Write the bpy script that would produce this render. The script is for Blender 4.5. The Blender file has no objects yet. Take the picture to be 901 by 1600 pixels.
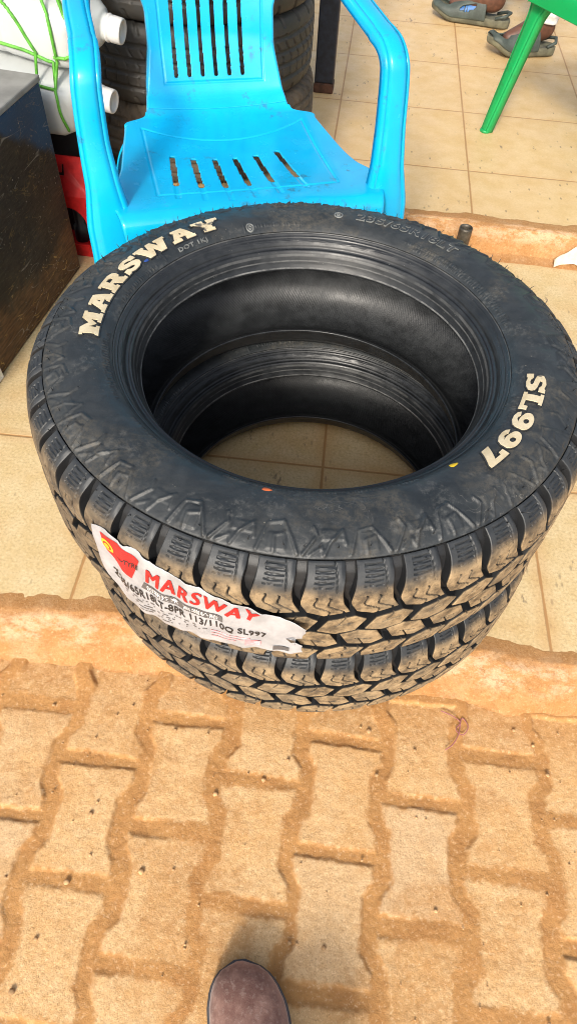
import bpy, bmesh, math, random
import numpy as np
from mathutils import Vector, Matrix
from mathutils.bvhtree import BVHTree
rng = np.random.default_rng(7); random.seed(7)
SC = bpy.context.scene; COL = SC.collection
R_ = math.radians

# ------------------------------------------------------------------ helpers
def tag(o, label=None, cat=None, group=None, kind=None):
    if label: o['label'] = label
    if cat: o['category'] = cat
    if group: o['group'] = group
    if kind: o['kind'] = kind
    return o
def empty(name, loc=(0,0,0), rz=0., label=None, cat=None, group=None):
    o = bpy.data.objects.new(name, None); COL.objects.link(o)
    o.location = loc; o.rotation_euler = (0,0,rz); o.empty_display_size = .05
    return tag(o, label, cat, group)
def link(name, me, mat=None, parent=None, loc=None, rz=None):
    o = bpy.data.objects.new(name, me); COL.objects.link(o)
    if mat is not None and not me.materials: me.materials.append(mat)
    if parent: o.parent = parent
    if loc is not None: o.location = loc
    if rz is not None: o.rotation_euler = (0,0,rz)
    return o
def copy_tree(o, parent=None):
    c = o.copy(); COL.objects.link(c); c.parent = parent
    for ch in [x for x in SC.objects if x.parent == o]: copy_tree(ch, c)
    return c
def np_mesh(name, V, F, smooth=True, uv=None, attrs=None):
    me = bpy.data.meshes.new(name); V = np.asarray(V, np.float32); F = np.asarray(F, np.int32)
    nf, k = F.shape
    me.vertices.add(len(V)); me.vertices.foreach_set('co', V.ravel())
    me.loops.add(nf*k); me.loops.foreach_set('vertex_index', F.ravel())
    me.polygons.add(nf); me.polygons.foreach_set('loop_start', np.arange(0, nf*k, k, dtype=np.int32))
    me.update(calc_edges=True)
    me.polygons.foreach_set('use_smooth', np.full(nf, smooth, dtype=bool))
    if uv is not None:
        l = me.uv_layers.new(name='UVMap'); l.data.foreach_set('uv', np.asarray(uv, np.float32).ravel())
    for n, a in (attrs or {}).items():
        at = me.attributes.new(n, 'FLOAT', 'POINT'); at.data.foreach_set('value', np.asarray(a, np.float32).ravel())
    me.validate(); me.update()
    return me
def grid_mesh(name, P, wrap=False, uvc=None, attrs=None, flip=False, keep=None, smooth=True):
    """P[nv,nu,3]; wrap joins the last column to the first; uvc=(u[nu(+1)], v[nv])"""
    nv, nu = P.shape[:2]; nc = nu if wrap else nu-1
    i, j = np.meshgrid(np.arange(nv-1), np.arange(nc), indexing='ij'); j2 = (j+1) % nu
    F = np.stack([i*nu+j, i*nu+j2, (i+1)*nu+j2, (i+1)*nu+j], -1)
    uv = None
    if uvc is not None:
        u, v = uvc; uv = np.stack([np.stack([u[j], v[i]], -1), np.stack([u[j+1], v[i]], -1), np.stack([u[j+1], v[i+1]], -1), np.stack([u[j], v[i+1]], -1)], 2)
    F = F.reshape(-1, 4)
    if uv is not None: uv = uv.reshape(-1, 4, 2)
    if keep is not None:
        F = F[keep.ravel()]; uv = uv[keep.ravel()] if uv is not None else None
    if flip:
        F = F[:, ::-1]; uv = uv[:, ::-1] if uv is not None else None
    return np_mesh(name, P.reshape(-1, 3), F, smooth, uv, attrs)
def lathe(name, prof, n=64):
    prof = np.asarray(prof, float); t = np.linspace(0, 2*np.pi, n, endpoint=False)
    P = np.stack([prof[:,0,None]*np.cos(t), prof[:,0,None]*np.sin(t), np.repeat(prof[:,1,None], n, 1)], -1)
    return grid_mesh(name, P, wrap=True)
def tube(name, pts, rad, n=8, closed_ends=True):
    pts = np.asarray(pts, float); m = len(pts)
    rad = np.broadcast_to(np.asarray(rad, float), (m,))
    T = np.gradient(pts, axis=0); T /= np.linalg.norm(T, axis=1)[:,None]+1e-12
    up = np.array([0,0,1.]) if abs(T[0][2]) < .9 else np.array([1.,0,0])
    N = np.cross(T[0], up); N /= np.linalg.norm(N); P = []
    a = np.linspace(0, 2*np.pi, n, endpoint=False)
    for k in range(m):
        N = N - T[k]*(N@T[k]); N /= np.linalg.norm(N); B = np.cross(T[k], N)
        P.append(pts[k] + rad[k]*(np.cos(a)[:,None]*N + np.sin(a)[:,None]*B))
    P = np.array(P)
    if closed_ends:
        P = np.concatenate([np.repeat(pts[:1][:,None], n, 1), P, np.repeat(pts[-1:][:,None], n, 1)])
    return grid_mesh(name, P, wrap=True, flip=True)
def join_meshes(name, meshes):
    bm = bmesh.new()
    for m in meshes: bm.from_mesh(m)
    me = bpy.data.meshes.new(name); bm.to_mesh(me); bm.free()
    for p in me.polygons: p.use_smooth = True
    return me
def box_mesh(name, size, bevel=.004, seg=2, taper=None, center=(0,0,0)):
    bm = bmesh.new(); bmesh.ops.create_cube(bm, size=1)
    for v in bm.verts:
        s = 1. if not taper else (1+(taper-1)*(v.co.z+.5))
        v.co = Vector((v.co.x*size[0]*s+center[0], v.co.y*size[1]*s+center[1], v.co.z*size[2]+center[2]))
    if bevel: bmesh.ops.bevel(bm, geom=bm.edges[:], offset=bevel, segments=seg, affect='EDGES', profile=.5)
    me = bpy.data.meshes.new(name); bm.to_mesh(me); bm.free()
    return me
def interp_path(pts, n):
    """Catmull-Rom resample"""
    pts = np.asarray(pts, float); P = np.vstack([2*pts[0]-pts[1], pts, 2*pts[-1]-pts[-2]]); out = []
    m = len(pts)-1
    for t in np.linspace(0, m-1e-9, n):
        k = int(t); f = t-k; a, b, c, d = P[k:k+4]
        out.append(.5*((2*b)+(c-a)*f+(2*a-5*b+4*c-d)*f*f+(3*b-a-3*c+d)*f**3))
    return np.array(out)
def sm(x, a, b):
    t = np.clip((x-a)/(b-a), 0, 1); return t*t*(3-2*t)
_lat = np.random.default_rng(3).random((256, 256))
def vnoise(x, y, s=1.0, octv=4, seed=0):
    """tileable-free value noise for displacement"""
    tot = 0; amp = 1; nrm = 0; x = np.asarray(x)*s+seed*17.3; y = np.asarray(y)*s+seed*9.1
    for o in range(octv):
        xi = np.floor(x).astype(int); yi = np.floor(y).astype(int); fx = x-xi; fy = y-yi
        fx = fx*fx*(3-2*fx); fy = fy*fy*(3-2*fy)
        g = lambda a, b: _lat[(a+31*o) & 255, (b+57*o) & 255]
        v = (g(xi,yi)*(1-fx)+g(xi+1,yi)*fx)*(1-fy)+(g(xi,yi+1)*(1-fx)+g(xi+1,yi+1)*fx)*fy
        tot = tot+amp*(v-.5)*2; nrm += amp; amp *= .5; x = x*2.03; y = y*2.03
    return tot/nrm

# ------------------------------------------------------------------ material builder
class Mat:
    def __init__(s, name):
        s.m = bpy.data.materials.new(name); s.m.use_nodes = True
        s.nt = s.m.node_tree; s.nt.nodes.clear()
        s.out = s.nt.nodes.new('ShaderNodeOutputMaterial'); s.b = s.nt.nodes.new('ShaderNodeBsdfPrincipled')
        s.nt.links.new(s.b.outputs[0], s.out.inputs[0]); s.obj = None
    def node(s, t, ins=None, **kw):
        n = s.nt.nodes.new(t)
        for k, v in kw.items(): setattr(n, k, v)
        for k, v in (ins or {}).items(): s.set(n.inputs[k], v)
        return n
    def set(s, sock, v):
        if isinstance(v, bpy.types.NodeSocket): s.nt.links.new(v, sock)
        else:
            if sock.type == 'RGBA' and len(v) == 3: v = (*v, 1)
            sock.default_value = v
    def P(s, **kw):
        nm = dict(base='Base Color', rough='Roughness', metal='Metallic', spec='Specular IOR Level', normal='Normal', trans='Transmission Weight', sss='Subsurface Weight', coat='Coat Weight', coat_rough='Coat Roughness', sheen='Sheen Weight')
        for k, v in kw.items(): s.set(s.b.inputs[nm[k]], v)
        return s
    def co(s, kind='Object'):
        if s.obj is None: s.obj = s.node('ShaderNodeTexCoord')
        return s.obj.outputs[kind]
    def noise(s, scale, detail=4, rough=.55, vec=None, dist=0., col=False):
        n = s.node('ShaderNodeTexNoise', {'Scale': scale, 'Detail': detail, 'Roughness': rough, 'Distortion': dist, 'Vector': vec or s.co()})
        return n.outputs['Color' if col else 'Fac']
    def vor(s, scale, vec=None, feature='F1'):
        return s.node('ShaderNodeTexVoronoi', {'Scale': scale, 'Vector': vec or s.co()}, feature=feature).outputs['Distance']
    def scl(s, v, sc):
        return s.node('ShaderNodeVectorMath', {0: v, 1: sc}, operation='MULTIPLY').outputs[0]
    def math(s, op, a, b=0., c=0., clamp=False):
        return s.node('ShaderNodeMath', {0: a, 1: b, 2: c}, operation=op, use_clamp=clamp).outputs[0]
    def rng(s, v, a, b, c=0., d=1.):
        return s.node('ShaderNodeMapRange', {0: v, 1: a, 2: b, 3: c, 4: d}, interpolation_type='SMOOTHSTEP').outputs[0]
    def mix(s, f, a, b, mode='MIX'):
        n = s.node('ShaderNodeMix', data_type='RGBA', blend_type=mode)
        s.set(n.inputs[0], f); s.set(n.inputs[6], a); s.set(n.inputs[7], b); return n.outputs[2]
    def attr(s, n): return s.node('ShaderNodeAttribute', attribute_name=n).outputs['Fac']
    def sep(s, v): return s.node('ShaderNodeSeparateXYZ', {0: v}).outputs
    def bump(s, h, strength=.3, dist=.002, normal=None):
        i = {'Height': h, 'Strength': strength, 'Distance': dist}
        if normal is not None: i['Normal'] = normal
        return s.node('ShaderNodeBump', i).outputs[0]

def plastic(name, col, rough=.3, wear=.25, dirt=(.05,.04,.03)):
    m = Mat(name); n1 = m.noise(38, 6, .65); n2 = m.noise(6, 3)
    grime = m.math('MULTIPLY', m.rng(n1, .56, .68), m.rng(n2, .44, .62))
    tint = m.mix(m.rng(m.noise(9, 3), .3, .7), col, tuple(c*.86 for c in col))
    sc = m.noise(60, 3, .5, vec=m.scl(m.co(), (1,1,.12)))
    m.P(base=m.mix(m.math('MULTIPLY', grime, wear), tint, dirt), rough=m.rng(m.noise(25, 4), .2, .8, rough-.07, rough+.12), spec=.5,
        normal=m.bump(m.math('ADD', m.noise(180, 2), m.math('MULTIPLY', sc, .5)), .06, .001)); return m.m
def simple(name, col, rough=.5, metal=0., nscale=40, var=.2, bump=.1, spec=.5):
    m = Mat(name); n = m.noise(nscale, 5, .6)
    m.P(base=m.mix(m.rng(n, .3, .7), tuple(c*(1-var) for c in col), tuple(min(1, c*(1+var)) for c in col)), rough=rough, metal=metal, spec=spec, normal=m.bump(n, bump, .001)); return m.m

# ---- ground-type materials
def paver_mat():
    m = Mat('dusty_paver'); sand = m.attr('sand'); blk = m.attr('tone'); c = m.co()
    fine = m.noise(420, 4, .8); mid = m.noise(90, 6, .75); big = m.noise(9, 4, .6)
    specks = m.rng(m.vor(330), .10, .24, 1, 0); sel = m.rng(m.noise(140, 2), .52, .62)
    paver = m.mix(m.rng(mid, .35, .68), (.615,.375,.170), (.72,.485,.255))
    paver = m.mix(m.math('MULTIPLY', blk, .4), paver, (.60,.43,.27))
    paver = m.mix(m.rng(big, .42, .70, 0, .65), paver, (.60,.33,.125))
    paver = m.mix(m.math('MULTIPLY', m.math('MULTIPLY', specks, sel), .75), paver, (.20,.115,.055))
    sandc = m.mix(m.rng(fine, .3, .7), (.41,.195,.064), (.54,.29,.108))
    sandc = m.mix(m.rng(m.noise(25, 4), .4, .7, 0, .6), sandc, (.37,.17,.058))
    col = m.mix(sand, paver, sandc)
    g2 = m.noise(210, 4, .8); col = m.mix(m.math('MULTIPLY', m.rng(g2, .54, .68), .42), col, (.25,.135,.055)); col = m.mix(m.math('MULTIPLY', m.rng(g2, .46, .34), .35), col, (.88,.68,.42)); col = m.mix(m.rng(fine, .35, .75, .0, .30), col, (.24,.13,.05))
    h = m.math('ADD', m.math('MULTIPLY', fine, .5), m.math('MULTIPLY', m.noise(300, 4, .7), 1.))
    m.P(base=col, rough=.95, spec=.15, normal=m.bump(h, .6, .0016)); return m.m
def mortar_mat(name='dusty_mortar', f=1., red=1.):
    m = Mat(name); fine = m.noise(500, 4, .7); mid = m.noise(35, 6, .65); z = m.sep(m.co())[2]
    low = m.attr('low')
    col = m.mix(m.rng(mid, .35, .7), (.46,.245,.098), (.55,.32,.145))
    col = m.mix(m.math('MULTIPLY', m.rng(m.noise(19, 6, .72, vec=m.scl(m.co(), (.8,1,1))), .5, .66), .6), col, (.56,.38,.22))
    col = m.mix(m.rng(low, .05, .22, .6, 0), col, (.52,.31,.135))
    band = m.math('MULTIPLY', m.rng(low, .20, .32), m.rng(low, .62, .50)); patch = m.rng(m.noise(30, 6, .75, vec=m.scl(m.co(), (.55,1,1))), .44, .58)
    col = m.mix(m.math('MULTIPLY', m.math('MULTIPLY', band, patch), .75), col, (.70,.53,.36)); col = m.mix(m.math('MULTIPLY', m.math('MULTIPLY', band, m.rng(m.noise(42, 5, .7), .58, .68)), .6), col, (.30,.15,.06))
    col = m.mix(m.math('MULTIPLY', m.rng(low, .80, 1.), .6), col, (.42,.21,.08))
    col = m.mix(m.rng(m.noise(7, 5, .7), .42, .66, 0, .55), col, (.50,.24,.082))
    g2 = m.noise(190, 4, .8); col = m.mix(m.math('MULTIPLY', m.rng(g2, .52, .66), .45), col, (.26,.135,.055)); col = m.mix(m.math('MULTIPLY', m.rng(g2, .46, .34), .4), col, (.80,.58,.34))
    col = m.mix(m.rng(fine, .3, .8, 0, .3), col, (.30,.15,.06)); col = m.mix(1., col, (f, f*red, f*red*red), 'MULTIPLY')
    scratch = m.noise(130, 5, .75)
    sp = m.math('MULTIPLY', m.rng(m.vor(90), .05, .13, 1, 0), m.rng(m.noise(30, 2), .5, .58)); col = m.mix(m.math('MULTIPLY', sp, .7), col, (.20,.10,.045))
    m.P(base=col, rough=.95, spec=.12, normal=m.bump(m.math('ADD', fine, m.math('MULTIPLY', scratch, .8)), .55, .0022)); return m.m
def tile_mat(name, s, u0, v0, base, dusty):
    m = Mat(name); x, y, z = m.sep(m.co())
    def lined(c, o):
        f = m.math('FRACT', m.math('ADD', m.math('DIVIDE', m.math('SUBTRACT', c, o), s), 100.5))
        return m.math('MULTIPLY', m.math('ABSOLUTE', m.math('SUBTRACT', f, .5)), s)
    d = m.math('MINIMUM', lined(x, u0), lined(y, v0))
    wob = m.math('MULTIPLY', m.math('SUBTRACT', m.noise(60, 3), .5), .0022)
    g = m.rng(m.math('ADD', d, wob), .0012, .0036, 1, 0)
    dirtl = m.rng(d, .003, .03, .35, 0)
    mid = m.noise(17, 6, .62); fine = m.noise(420, 3, .7)
    col = m.mix(m.rng(mid, .3, .72), base, tuple(c*f for c, f in zip(base, (.90,.84,.72))))
    col = m.mix(m.math('MULTIPLY', m.rng(m.noise(5, 4, .6), .42, .72), .45*dusty), col, (.55,.31,.12))
    gr = m.noise(190, 4, .75); col = m.mix(m.math('MULTIPLY', m.rng(gr, .47, .66), .50*dusty), col, (.36,.24,.12)); col = m.mix(m.math('MULTIPLY', m.rng(gr, .46, .34), .4*dusty), col, (.80,.66,.42))
    # grey scuffs and dark flecks
    st = m.rng(m.noise(32, 5, .7, vec=m.node('ShaderNodeMapping', {'Vector': m.co(), 'Rotation': (0,0,.9), 'Scale': (1,.35,1)}).outputs[0]), .63, .70)
    col = m.mix(m.math('MULTIPLY', st, m.math('MULTIPLY', m.rng(m.noise(4, 3), .40, .55), .8)), col, (.17,.12,.08))
    fl = m.math('MULTIPLY', m.rng(m.vor(48, vec=m.node('ShaderNodeMapping', {'Vector': m.co(), 'Rotation': (0,0,.8), 'Scale': (1,.4,1)}).outputs[0]), .06, .17, 1, 0), m.rng(m.noise(7, 2), .45, .55))
    col = m.mix(m.math('MULTIPLY', fl, .8-.35*dusty), col, (.15,.10,.055))
    col = m.mix(m.math('MULTIPLY', dirtl, dusty), col, (.52,.29,.11))
    col = m.mix(g, col, (.40,.22,.085))
    hh = m.math('ADD', m.math('MULTIPLY', g, -1.), m.math('MULTIPLY', fine, .25*dusty))
    m.P(base=col, rough=m.rng(m.noise(12, 4), .3, .7, .38+.15*dusty, .6+.2*dusty), spec=.4, normal=m.bump(hh, .5, .0015)); return m.m

# ---- rubber
def rubber_side():
    m = Mat('sidewall_rubber'); big = m.noise(7, 6, .68, dist=.6); mid = m.noise(26, 6, .7, dist=.5); fine = m.noise(350, 3, .6)
    col = m.mix(m.rng(mid, .3, .75), (.011,.014,.016), (.030,.034,.036))
    col = m.mix(m.math('MULTIPLY', m.math('MULTIPLY', m.rng(big, .48, .62), m.rng(m.noise(110, 5, .8), .40, .62)), .55), col, (.085,.074,.055))
    col = m.mix(m.math('MULTIPLY', m.math('MULTIPLY', m.rng(m.noise(15, 5, .7, dist=1.), .52, .62), m.rng(m.noise(140, 4, .8), .45, .65)), .45), col, (.105,.105,.098))
    # pale hairline scuffs
    sc = m.node('ShaderNodeTexNoise', {'Scale': 22., 'Detail': 2., 'Vector': m.co(), 'Distortion': 2.5}).outputs['Fac']
    line = m.rng(m.math('ABSOLUTE', m.math('SUBTRACT', sc, .5)), .001, .006, 1, 0)
    col = m.mix(m.math('MULTIPLY', line, m.rng(m.noise(11, 3), .55, .66, 0, .5)), col, (.22,.21,.19))
    sp = m.math('MULTIPLY', m.rng(m.vor(120), .05, .12, 1, 0), m.rng(m.noise(20, 2), .56, .64))
    col = m.mix(m.math('MULTIPLY', sp, .6), col, (.22,.20,.16))
    m.P(base=col, rough=m.rng(big, .35, .7, .42, .66), spec=.5, normal=m.bump(m.math('ADD', m.math('MULTIPLY', mid, 1.), m.math('MULTIPLY', fine, .3)), .35, .0016)); return m.m
def rubber_tread():
    m = Mat('tread_rubber'); blk = m.attr('blk'); ac = m.attr('acr'); oi = m.node('ShaderNodeObjectInfo').outputs['Color']
    big = m.noise(9, 5, .65); mid = m.noise(55, 6, .7); fine = m.noise(600, 3, .7)
    base = m.mix(m.rng(mid, .3, .7), (.018,.021,.024), (.035,.038,.040))
    edge = m.math('ADD', ac, m.math('MULTIPLY', m.math('SUBTRACT', big, .5), .05))
    zone = m.rng(edge, .066, .090, 1, 0)
    mudc = m.mix(m.rng(mid, .32, .70), (.125,.085,.044), (.36,.26,.145))
    mudc = m.mix(m.rng(m.noise(23, 5, .7), .45, .65, 0, .6), mudc, (.16,.125,.080))
    ox = m.sep(m.co())[0]; zone = m.math('MULTIPLY', zone, m.rng(m.math('ADD', ox, m.math('MULTIPLY', m.math('SUBTRACT', big, .5), .25)), -.20, -.04, .5, 1))
    f = m.math('MULTIPLY', m.math('MULTIPLY', zone, blk), m.rng(m.math('ADD', mid, m.math('MULTIPLY', fine, .35)), .46, .70, .50, .98))
    col = m.mix(f, base, mudc)
    col = m.mix(m.math('MULTIPLY', m.math('SUBTRACT', 1., blk), .7), col, (.006,.006,.007))  # grooves and sipes go near-black: crevice shade put into the colour
    m.P(base=col, rough=m.math('ADD', .5, m.math('MULTIPLY', f, .42)), spec=.45, normal=m.bump(m.math('ADD', mid, m.math('MULTIPLY', fine, .5)), .3, .0010)); return m.m
def rubber_plain(name, col=(.018,.021,.024), rough=.42, dust=0., ring=False, toe=None):
    m = Mat(name); mid = m.noise(40, 5, .65); fine = m.noise(300, 3, .6)
    c = m.mix(m.rng(mid, .3, .7), tuple(x*.75 for x in col), tuple(x*1.35 for x in col))
    sp = m.math('MULTIPLY', m.rng(m.vor(160), .05, .12, 1, 0), m.rng(m.noise(30, 2), .5, .6))
    c = m.mix(m.math('MULTIPLY', sp, .5), c, (.2,.19,.17))
    if dust: c = m.mix(m.math('MULTIPLY', m.rng(m.noise(12, 6, .7), .35, .65), dust), c, (.17,.125,.08))
    h = m.math('ADD', mid, m.math('MULTIPLY', fine, .4))
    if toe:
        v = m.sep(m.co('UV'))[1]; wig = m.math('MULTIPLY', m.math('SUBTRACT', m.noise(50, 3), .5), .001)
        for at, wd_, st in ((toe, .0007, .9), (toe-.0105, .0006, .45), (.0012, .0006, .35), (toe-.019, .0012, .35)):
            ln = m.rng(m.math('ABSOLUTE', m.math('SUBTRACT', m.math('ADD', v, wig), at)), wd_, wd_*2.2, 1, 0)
            c = m.mix(m.math('MULTIPLY', ln, m.rng(m.noise(24, 4, .7), .35, .6, .15*st, st)), c, (.17,.17,.165))  # pale rub lines on the bead, with the ridge highlight put into the colour
    if ring:
        u, v, w = m.sep(m.co('UV'))
        a = m.math('SINE', m.math('MULTIPLY', m.math('ADD', u, m.math('MULTIPLY', v, .55)), 1500.))
        b2 = m.math('SINE', m.math('MULTIPLY', m.math('SUBTRACT', u, m.math('MULTIPLY', v, .2)), 700.))
        h = m.math('ADD', m.math('ADD', m.math('MULTIPLY', a, .18), m.math('MULTIPLY', b2, .12)), m.math('MULTIPLY', m.noise(420, 3, .8), 1.2)); dots = m.math('MULTIPLY', m.rng(m.vor(330), .08, .2, 1, 0), .5); c = m.mix(dots, c, (.07,.072,.075))
    m.P(base=c, rough=m.rng(mid, .3, .7, rough-.06, rough+.12), spec=.5, normal=m.bump(h, .35 if ring else .25, .0008)); return m.m

M = {}
M['paver'] = paver_mat(); M['mortar'] = mortar_mat('dusty_mortar', .86, .94); M['mortar_red'] = mortar_mat('red_dusty_mortar', .90, .96)
M['side'] = rubber_side(); M['tread'] = rubber_tread()

M['liner'] = rubber_plain('liner_rubber', (.021,.023,.025), .45, ring=True)
M['blue'] = plastic('sky_blue_plastic', (.003,.40,.71), .19, .55)
M['green'] = plastic('green_plastic', (.006,.34,.09), .33, .5)
M['oldtyre'] = rubber_plain('worn_black_rubber', (.020,.021,.021), .6, .10)
M['oldtyre_dusty'] = rubber_plain('worn_dusty_rubber', (.055,.045,.035), .85, .6)
def suede_mat():
    m = Mat('mauve_brown_suede'); a = m.noise(22, 5, .7); b = m.noise(160, 4, .8); c = m.mix(m.rng(a, .34, .66), (.140,.066,.052), (.285,.165,.130))
    c = m.mix(m.math('MULTIPLY', m.rng(b, .5, .66), .5), c, (.34,.24,.20)); c = m.mix(m.math('MULTIPLY', m.rng(m.noise(13, 4, .6), .52, .66), .6), c, (.075,.035,.034))
    m.P(base=c, rough=.9, spec=.2, sheen=.3, normal=m.bump(m.math('ADD', b, a), .5, .0015)); return m.m
M['suede'] = suede_mat()
M['sole'] = simple('dark_shoe_sole', (.055,.055,.06), .6)
M['skin'] = simple('dark_skin', (.10,.042,.025), .5, 0, 60, .25, .15)
M['white_cloth'] = simple('white_cotton', (.66,.64,.62), .9, 0, 90, .1, .3, .1)
M['denim'] = simple('dark_trouser_cloth', (.05,.055,.07), .9)
M['foam'] = simple('grey_green_foam', (.048,.062,.053), .6, 0, 35, .3, .2)
M['foamsole'] = simple('dusty_foam_sole', (.12,.115,.075), .75, 0, 30, .35, .2)
M['footbed'] = simple('yellow_footbed', (.62,.43,.14), .6)
M['bluefoam'] = simple('bright_blue_foam', (.015,.11,.33), .5)
M['red'] = simple('scuffed_red_paint', (.45,.012,.012), .38, .0, 25, .3, .15)
M['black'] = simple('black_metal', (.015,.015,.016), .5)
M['rust'] = simple('rusty_steel', (.07,.030,.017), .75, .2, 40, .5, .3)
M['post'] = simple('dark_blue_paint', (.010,.014,.024), .5, 0, 45, .5, .15)
M['string'] = simple('green_twine', (.10,.36,.035), .6, 0, 60, .3)
M['pink'] = simple('pink_thread', (.34,.12,.13), .8)
M['pebble'] = simple('tan_pebble', (.46,.28,.13), .9, 0, 70, .35, .3)
M['paper'] = simple('cream_paper', (.75,.62,.46), .8)
M['steel'] = simple('old_pipe_steel', (.11,.095,.075), .5, .6, 50, .5)
M['ground'] = simple('bare_earth', (.36,.20,.09), .95, 0, 3, .2, .3, .1)
M['dot_y'] = simple('yellow_paint', (.72,.47,.01), .5); M['dot_o'] = simple('orange_paint', (.65,.13,.03), .5)
M['label'] = simple('white_label_paper', (.35,.35,.36), .5, 0, 35, .16, .3)
M['lred'] = simple('red_print', (.52,.018,.018), .5); M['lgrey'] = simple('grey_print', (.10,.095,.095), .5); M['lblack'] = simple('black_print', (.02,.02,.022), .5)
M['lgold'] = simple('gold_print', (.62,.42,.03), .45); M['lpink'] = simple('pink_print', (.75,.30,.32), .5); M['lwhite'] = simple('white_print', (.6,.6,.6), .5)
M['white_strip'] = simple('chipped_white_paint', (.6,.58,.52), .6, 0, 40, .25)
def jug_mat():
    m = Mat('milky_plastic'); m.P(base=m.mix(m.rng(m.noise(7, 3), .3, .7), (.44,.46,.45), (.54,.56,.55)), rough=.32, sss=.15, spec=.5, normal=m.bump(m.noise(20, 3), .12, .003))
    m.b.inputs['Subsurface Radius'].default_value = (.03,.03,.03); return m.m
M['jug'] = jug_mat(); M['jugcap'] = simple('white_cap_plastic', (.58,.58,.57), .35, 0, 20, .05, .05)
def letter_mat():
    m = Mat('cream_raised_lettering'); n = m.noise(45, 6, .7); c = m.mix(m.rng(n, .3, .7), (.47,.38,.23), (.62,.53,.36))
    c = m.mix(m.rng(m.noise(28, 4, .6), .62, .68, 0, .9), c, (.05,.05,.05))
    m.P(base=c, rough=.7, normal=m.bump(n, .3, .001)); return m.m
M['letter'] = letter_mat()
def crate_mat():
    m = Mat('worn_painted_wood'); x, y, z = m.sep(m.co()); n = m.noise(7, 5, .65); g = m.noise(30, 5, .6, vec=m.scl(m.co(), (1,1,6)))
    navy = m.mix(m.rng(n, .3, .7), (.010,.032,.068), (.020,.055,.105)); blk = m.mix(m.rng(g, .3, .7), (.010,.008,.006), (.026,.020,.014))
    hz = m.math('ADD', m.math('ADD', z, m.math('MULTIPLY', m.math('SUBTRACT', n, .5), .12)), m.math('MULTIPLY', y, .55))
    col = m.mix(m.rng(hz, .27, .30, 1, 0), navy, blk)
    brown = m.mix(m.rng(g, .35, .65), (.045,.022,.010), (.11,.055,.022))
    col = m.mix(m.rng(m.math('ADD', z, m.math('MULTIPLY', m.math('SUBTRACT', m.noise(12, 5, .7), .5), .22)), .075, .13, 1, 0), col, brown)
    s1 = m.node('ShaderNodeTexNoise', {'Scale': 9., 'Detail': 3., 'Vector': m.scl(m.co(), (1,1,2.5)), 'Distortion': 1.2}).outputs['Fac']
    ln = m.math('MULTIPLY', m.rng(m.math('ABSOLUTE', m.math('SUBTRACT', s1, .52)), .002, .010, 1, 0), m.rng(m.noise(16, 5, .7), .47, .56))
    col = m.mix(m.math('MULTIPLY', ln, m.rng(z, .05, .20, .75, .18)), col, (.42,.27,.08))
    s2 = m.node('ShaderNodeTexNoise', {'Scale': 14., 'Detail': 1., 'Vector': m.node('ShaderNodeMapping', {'Vector': m.co(), 'Rotation': (.9,0,0), 'Scale': (1,.25,1.6)}).outputs[0], 'Distortion': .6}).outputs['Fac']
    ln2 = m.math('MULTIPLY', m.rng(m.math('ABSOLUTE', m.math('SUBTRACT', s2, .47)), .001, .006, 1, 0), m.rng(m.noise(11, 4), .48, .6)); col = m.mix(m.math('MULTIPLY', ln2, .5), col, (.30,.27,.22))
    fine = m.rng(m.noise(160, 4, .8), .58, .70); col = m.mix(m.math('MULTIPLY', fine, .35), col, (.22,.19,.15))
    sp = m.math('MULTIPLY', m.rng(m.vor(75), .06, .16, 1, 0), m.rng(m.noise(15, 2), .46, .54))
    col = m.mix(m.math('MULTIPLY', sp, .6), col, (.35,.31,.25))
    m.P(base=col, rough=m.rng(n, .3, .7, .50, .75), spec=.3, normal=m.bump(m.math('ADD', g, m.noise(90, 4, .7)), .4, .002)); return m.m
M['crate'] = crate_mat()
M['crate_top'] = simple('dusty_crate_top', (.20,.195,.18), .6, 0, 12, .25, .15)

# ------------------------------------------------------------------ camera, light
CAM = Vector((0, 0, .9950)); F_PX = 1046.05; PIT = .9216; ROLL = .0756
cd = bpy.data.cameras.new('camera'); cam = bpy.data.objects.new('camera', cd); COL.objects.link(cam); SC.camera = cam
cp, sp_ = math.cos(PIT), math.sin(PIT); Fw = Vector((0, cp, -sp_)); Rt = Vector((1,0,0)); Up = Rt.cross(Fw)
R2 = math.cos(ROLL)*Rt+math.sin(ROLL)*Up; U2 = -math.sin(ROLL)*Rt+math.cos(ROLL)*Up
cam.matrix_world = Matrix(((R2.x,U2.x,-Fw.x,CAM.x),(R2.y,U2.y,-Fw.y,CAM.y),(R2.z,U2.z,-Fw.z,CAM.z),(0,0,0,1)))
cd.sensor_fit = 'VERTICAL'; cd.sensor_height = 24; cd.lens = 24*F_PX/1600; cd.clip_start = .01; cd.clip_end = 1000
SUN_DIR = Vector((.20, .83, -.56)).normalized()
sl = bpy.data.lights.new('sun', 'SUN'); sl.energy = 2.0; sl.angle = R_(8); sl.color = (1,.93,.82)
so = bpy.data.objects.new('sun', sl); COL.objects.link(so); so.rotation_euler = SUN_DIR.to_track_quat('-Z','Y').to_euler(); so.location = (-1,-3,3)
w = bpy.data.worlds.new('World'); SC.world = w; w.use_nodes = True; nt = w.node_tree
bg = nt.nodes['Background']; sky = nt.nodes.new('ShaderNodeTexSky'); sky.sky_type = 'NISHITA'; sky.sun_disc = False
sky.sun_elevation = math.asin(-SUN_DIR.z); sky.sun_rotation = math.atan2(-SUN_DIR.x, -SUN_DIR.y); sky.dust_density = 4; sky.air_density = 1.0
hs = nt.nodes.new('ShaderNodeHueSaturation'); hs.inputs['Saturation'].default_value = .60; nt.links.new(sky.outputs[0], hs.inputs['Color']); nt.links.new(hs.outputs[0], bg.inputs[0]); bg.inputs[1].default_value = .15
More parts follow.
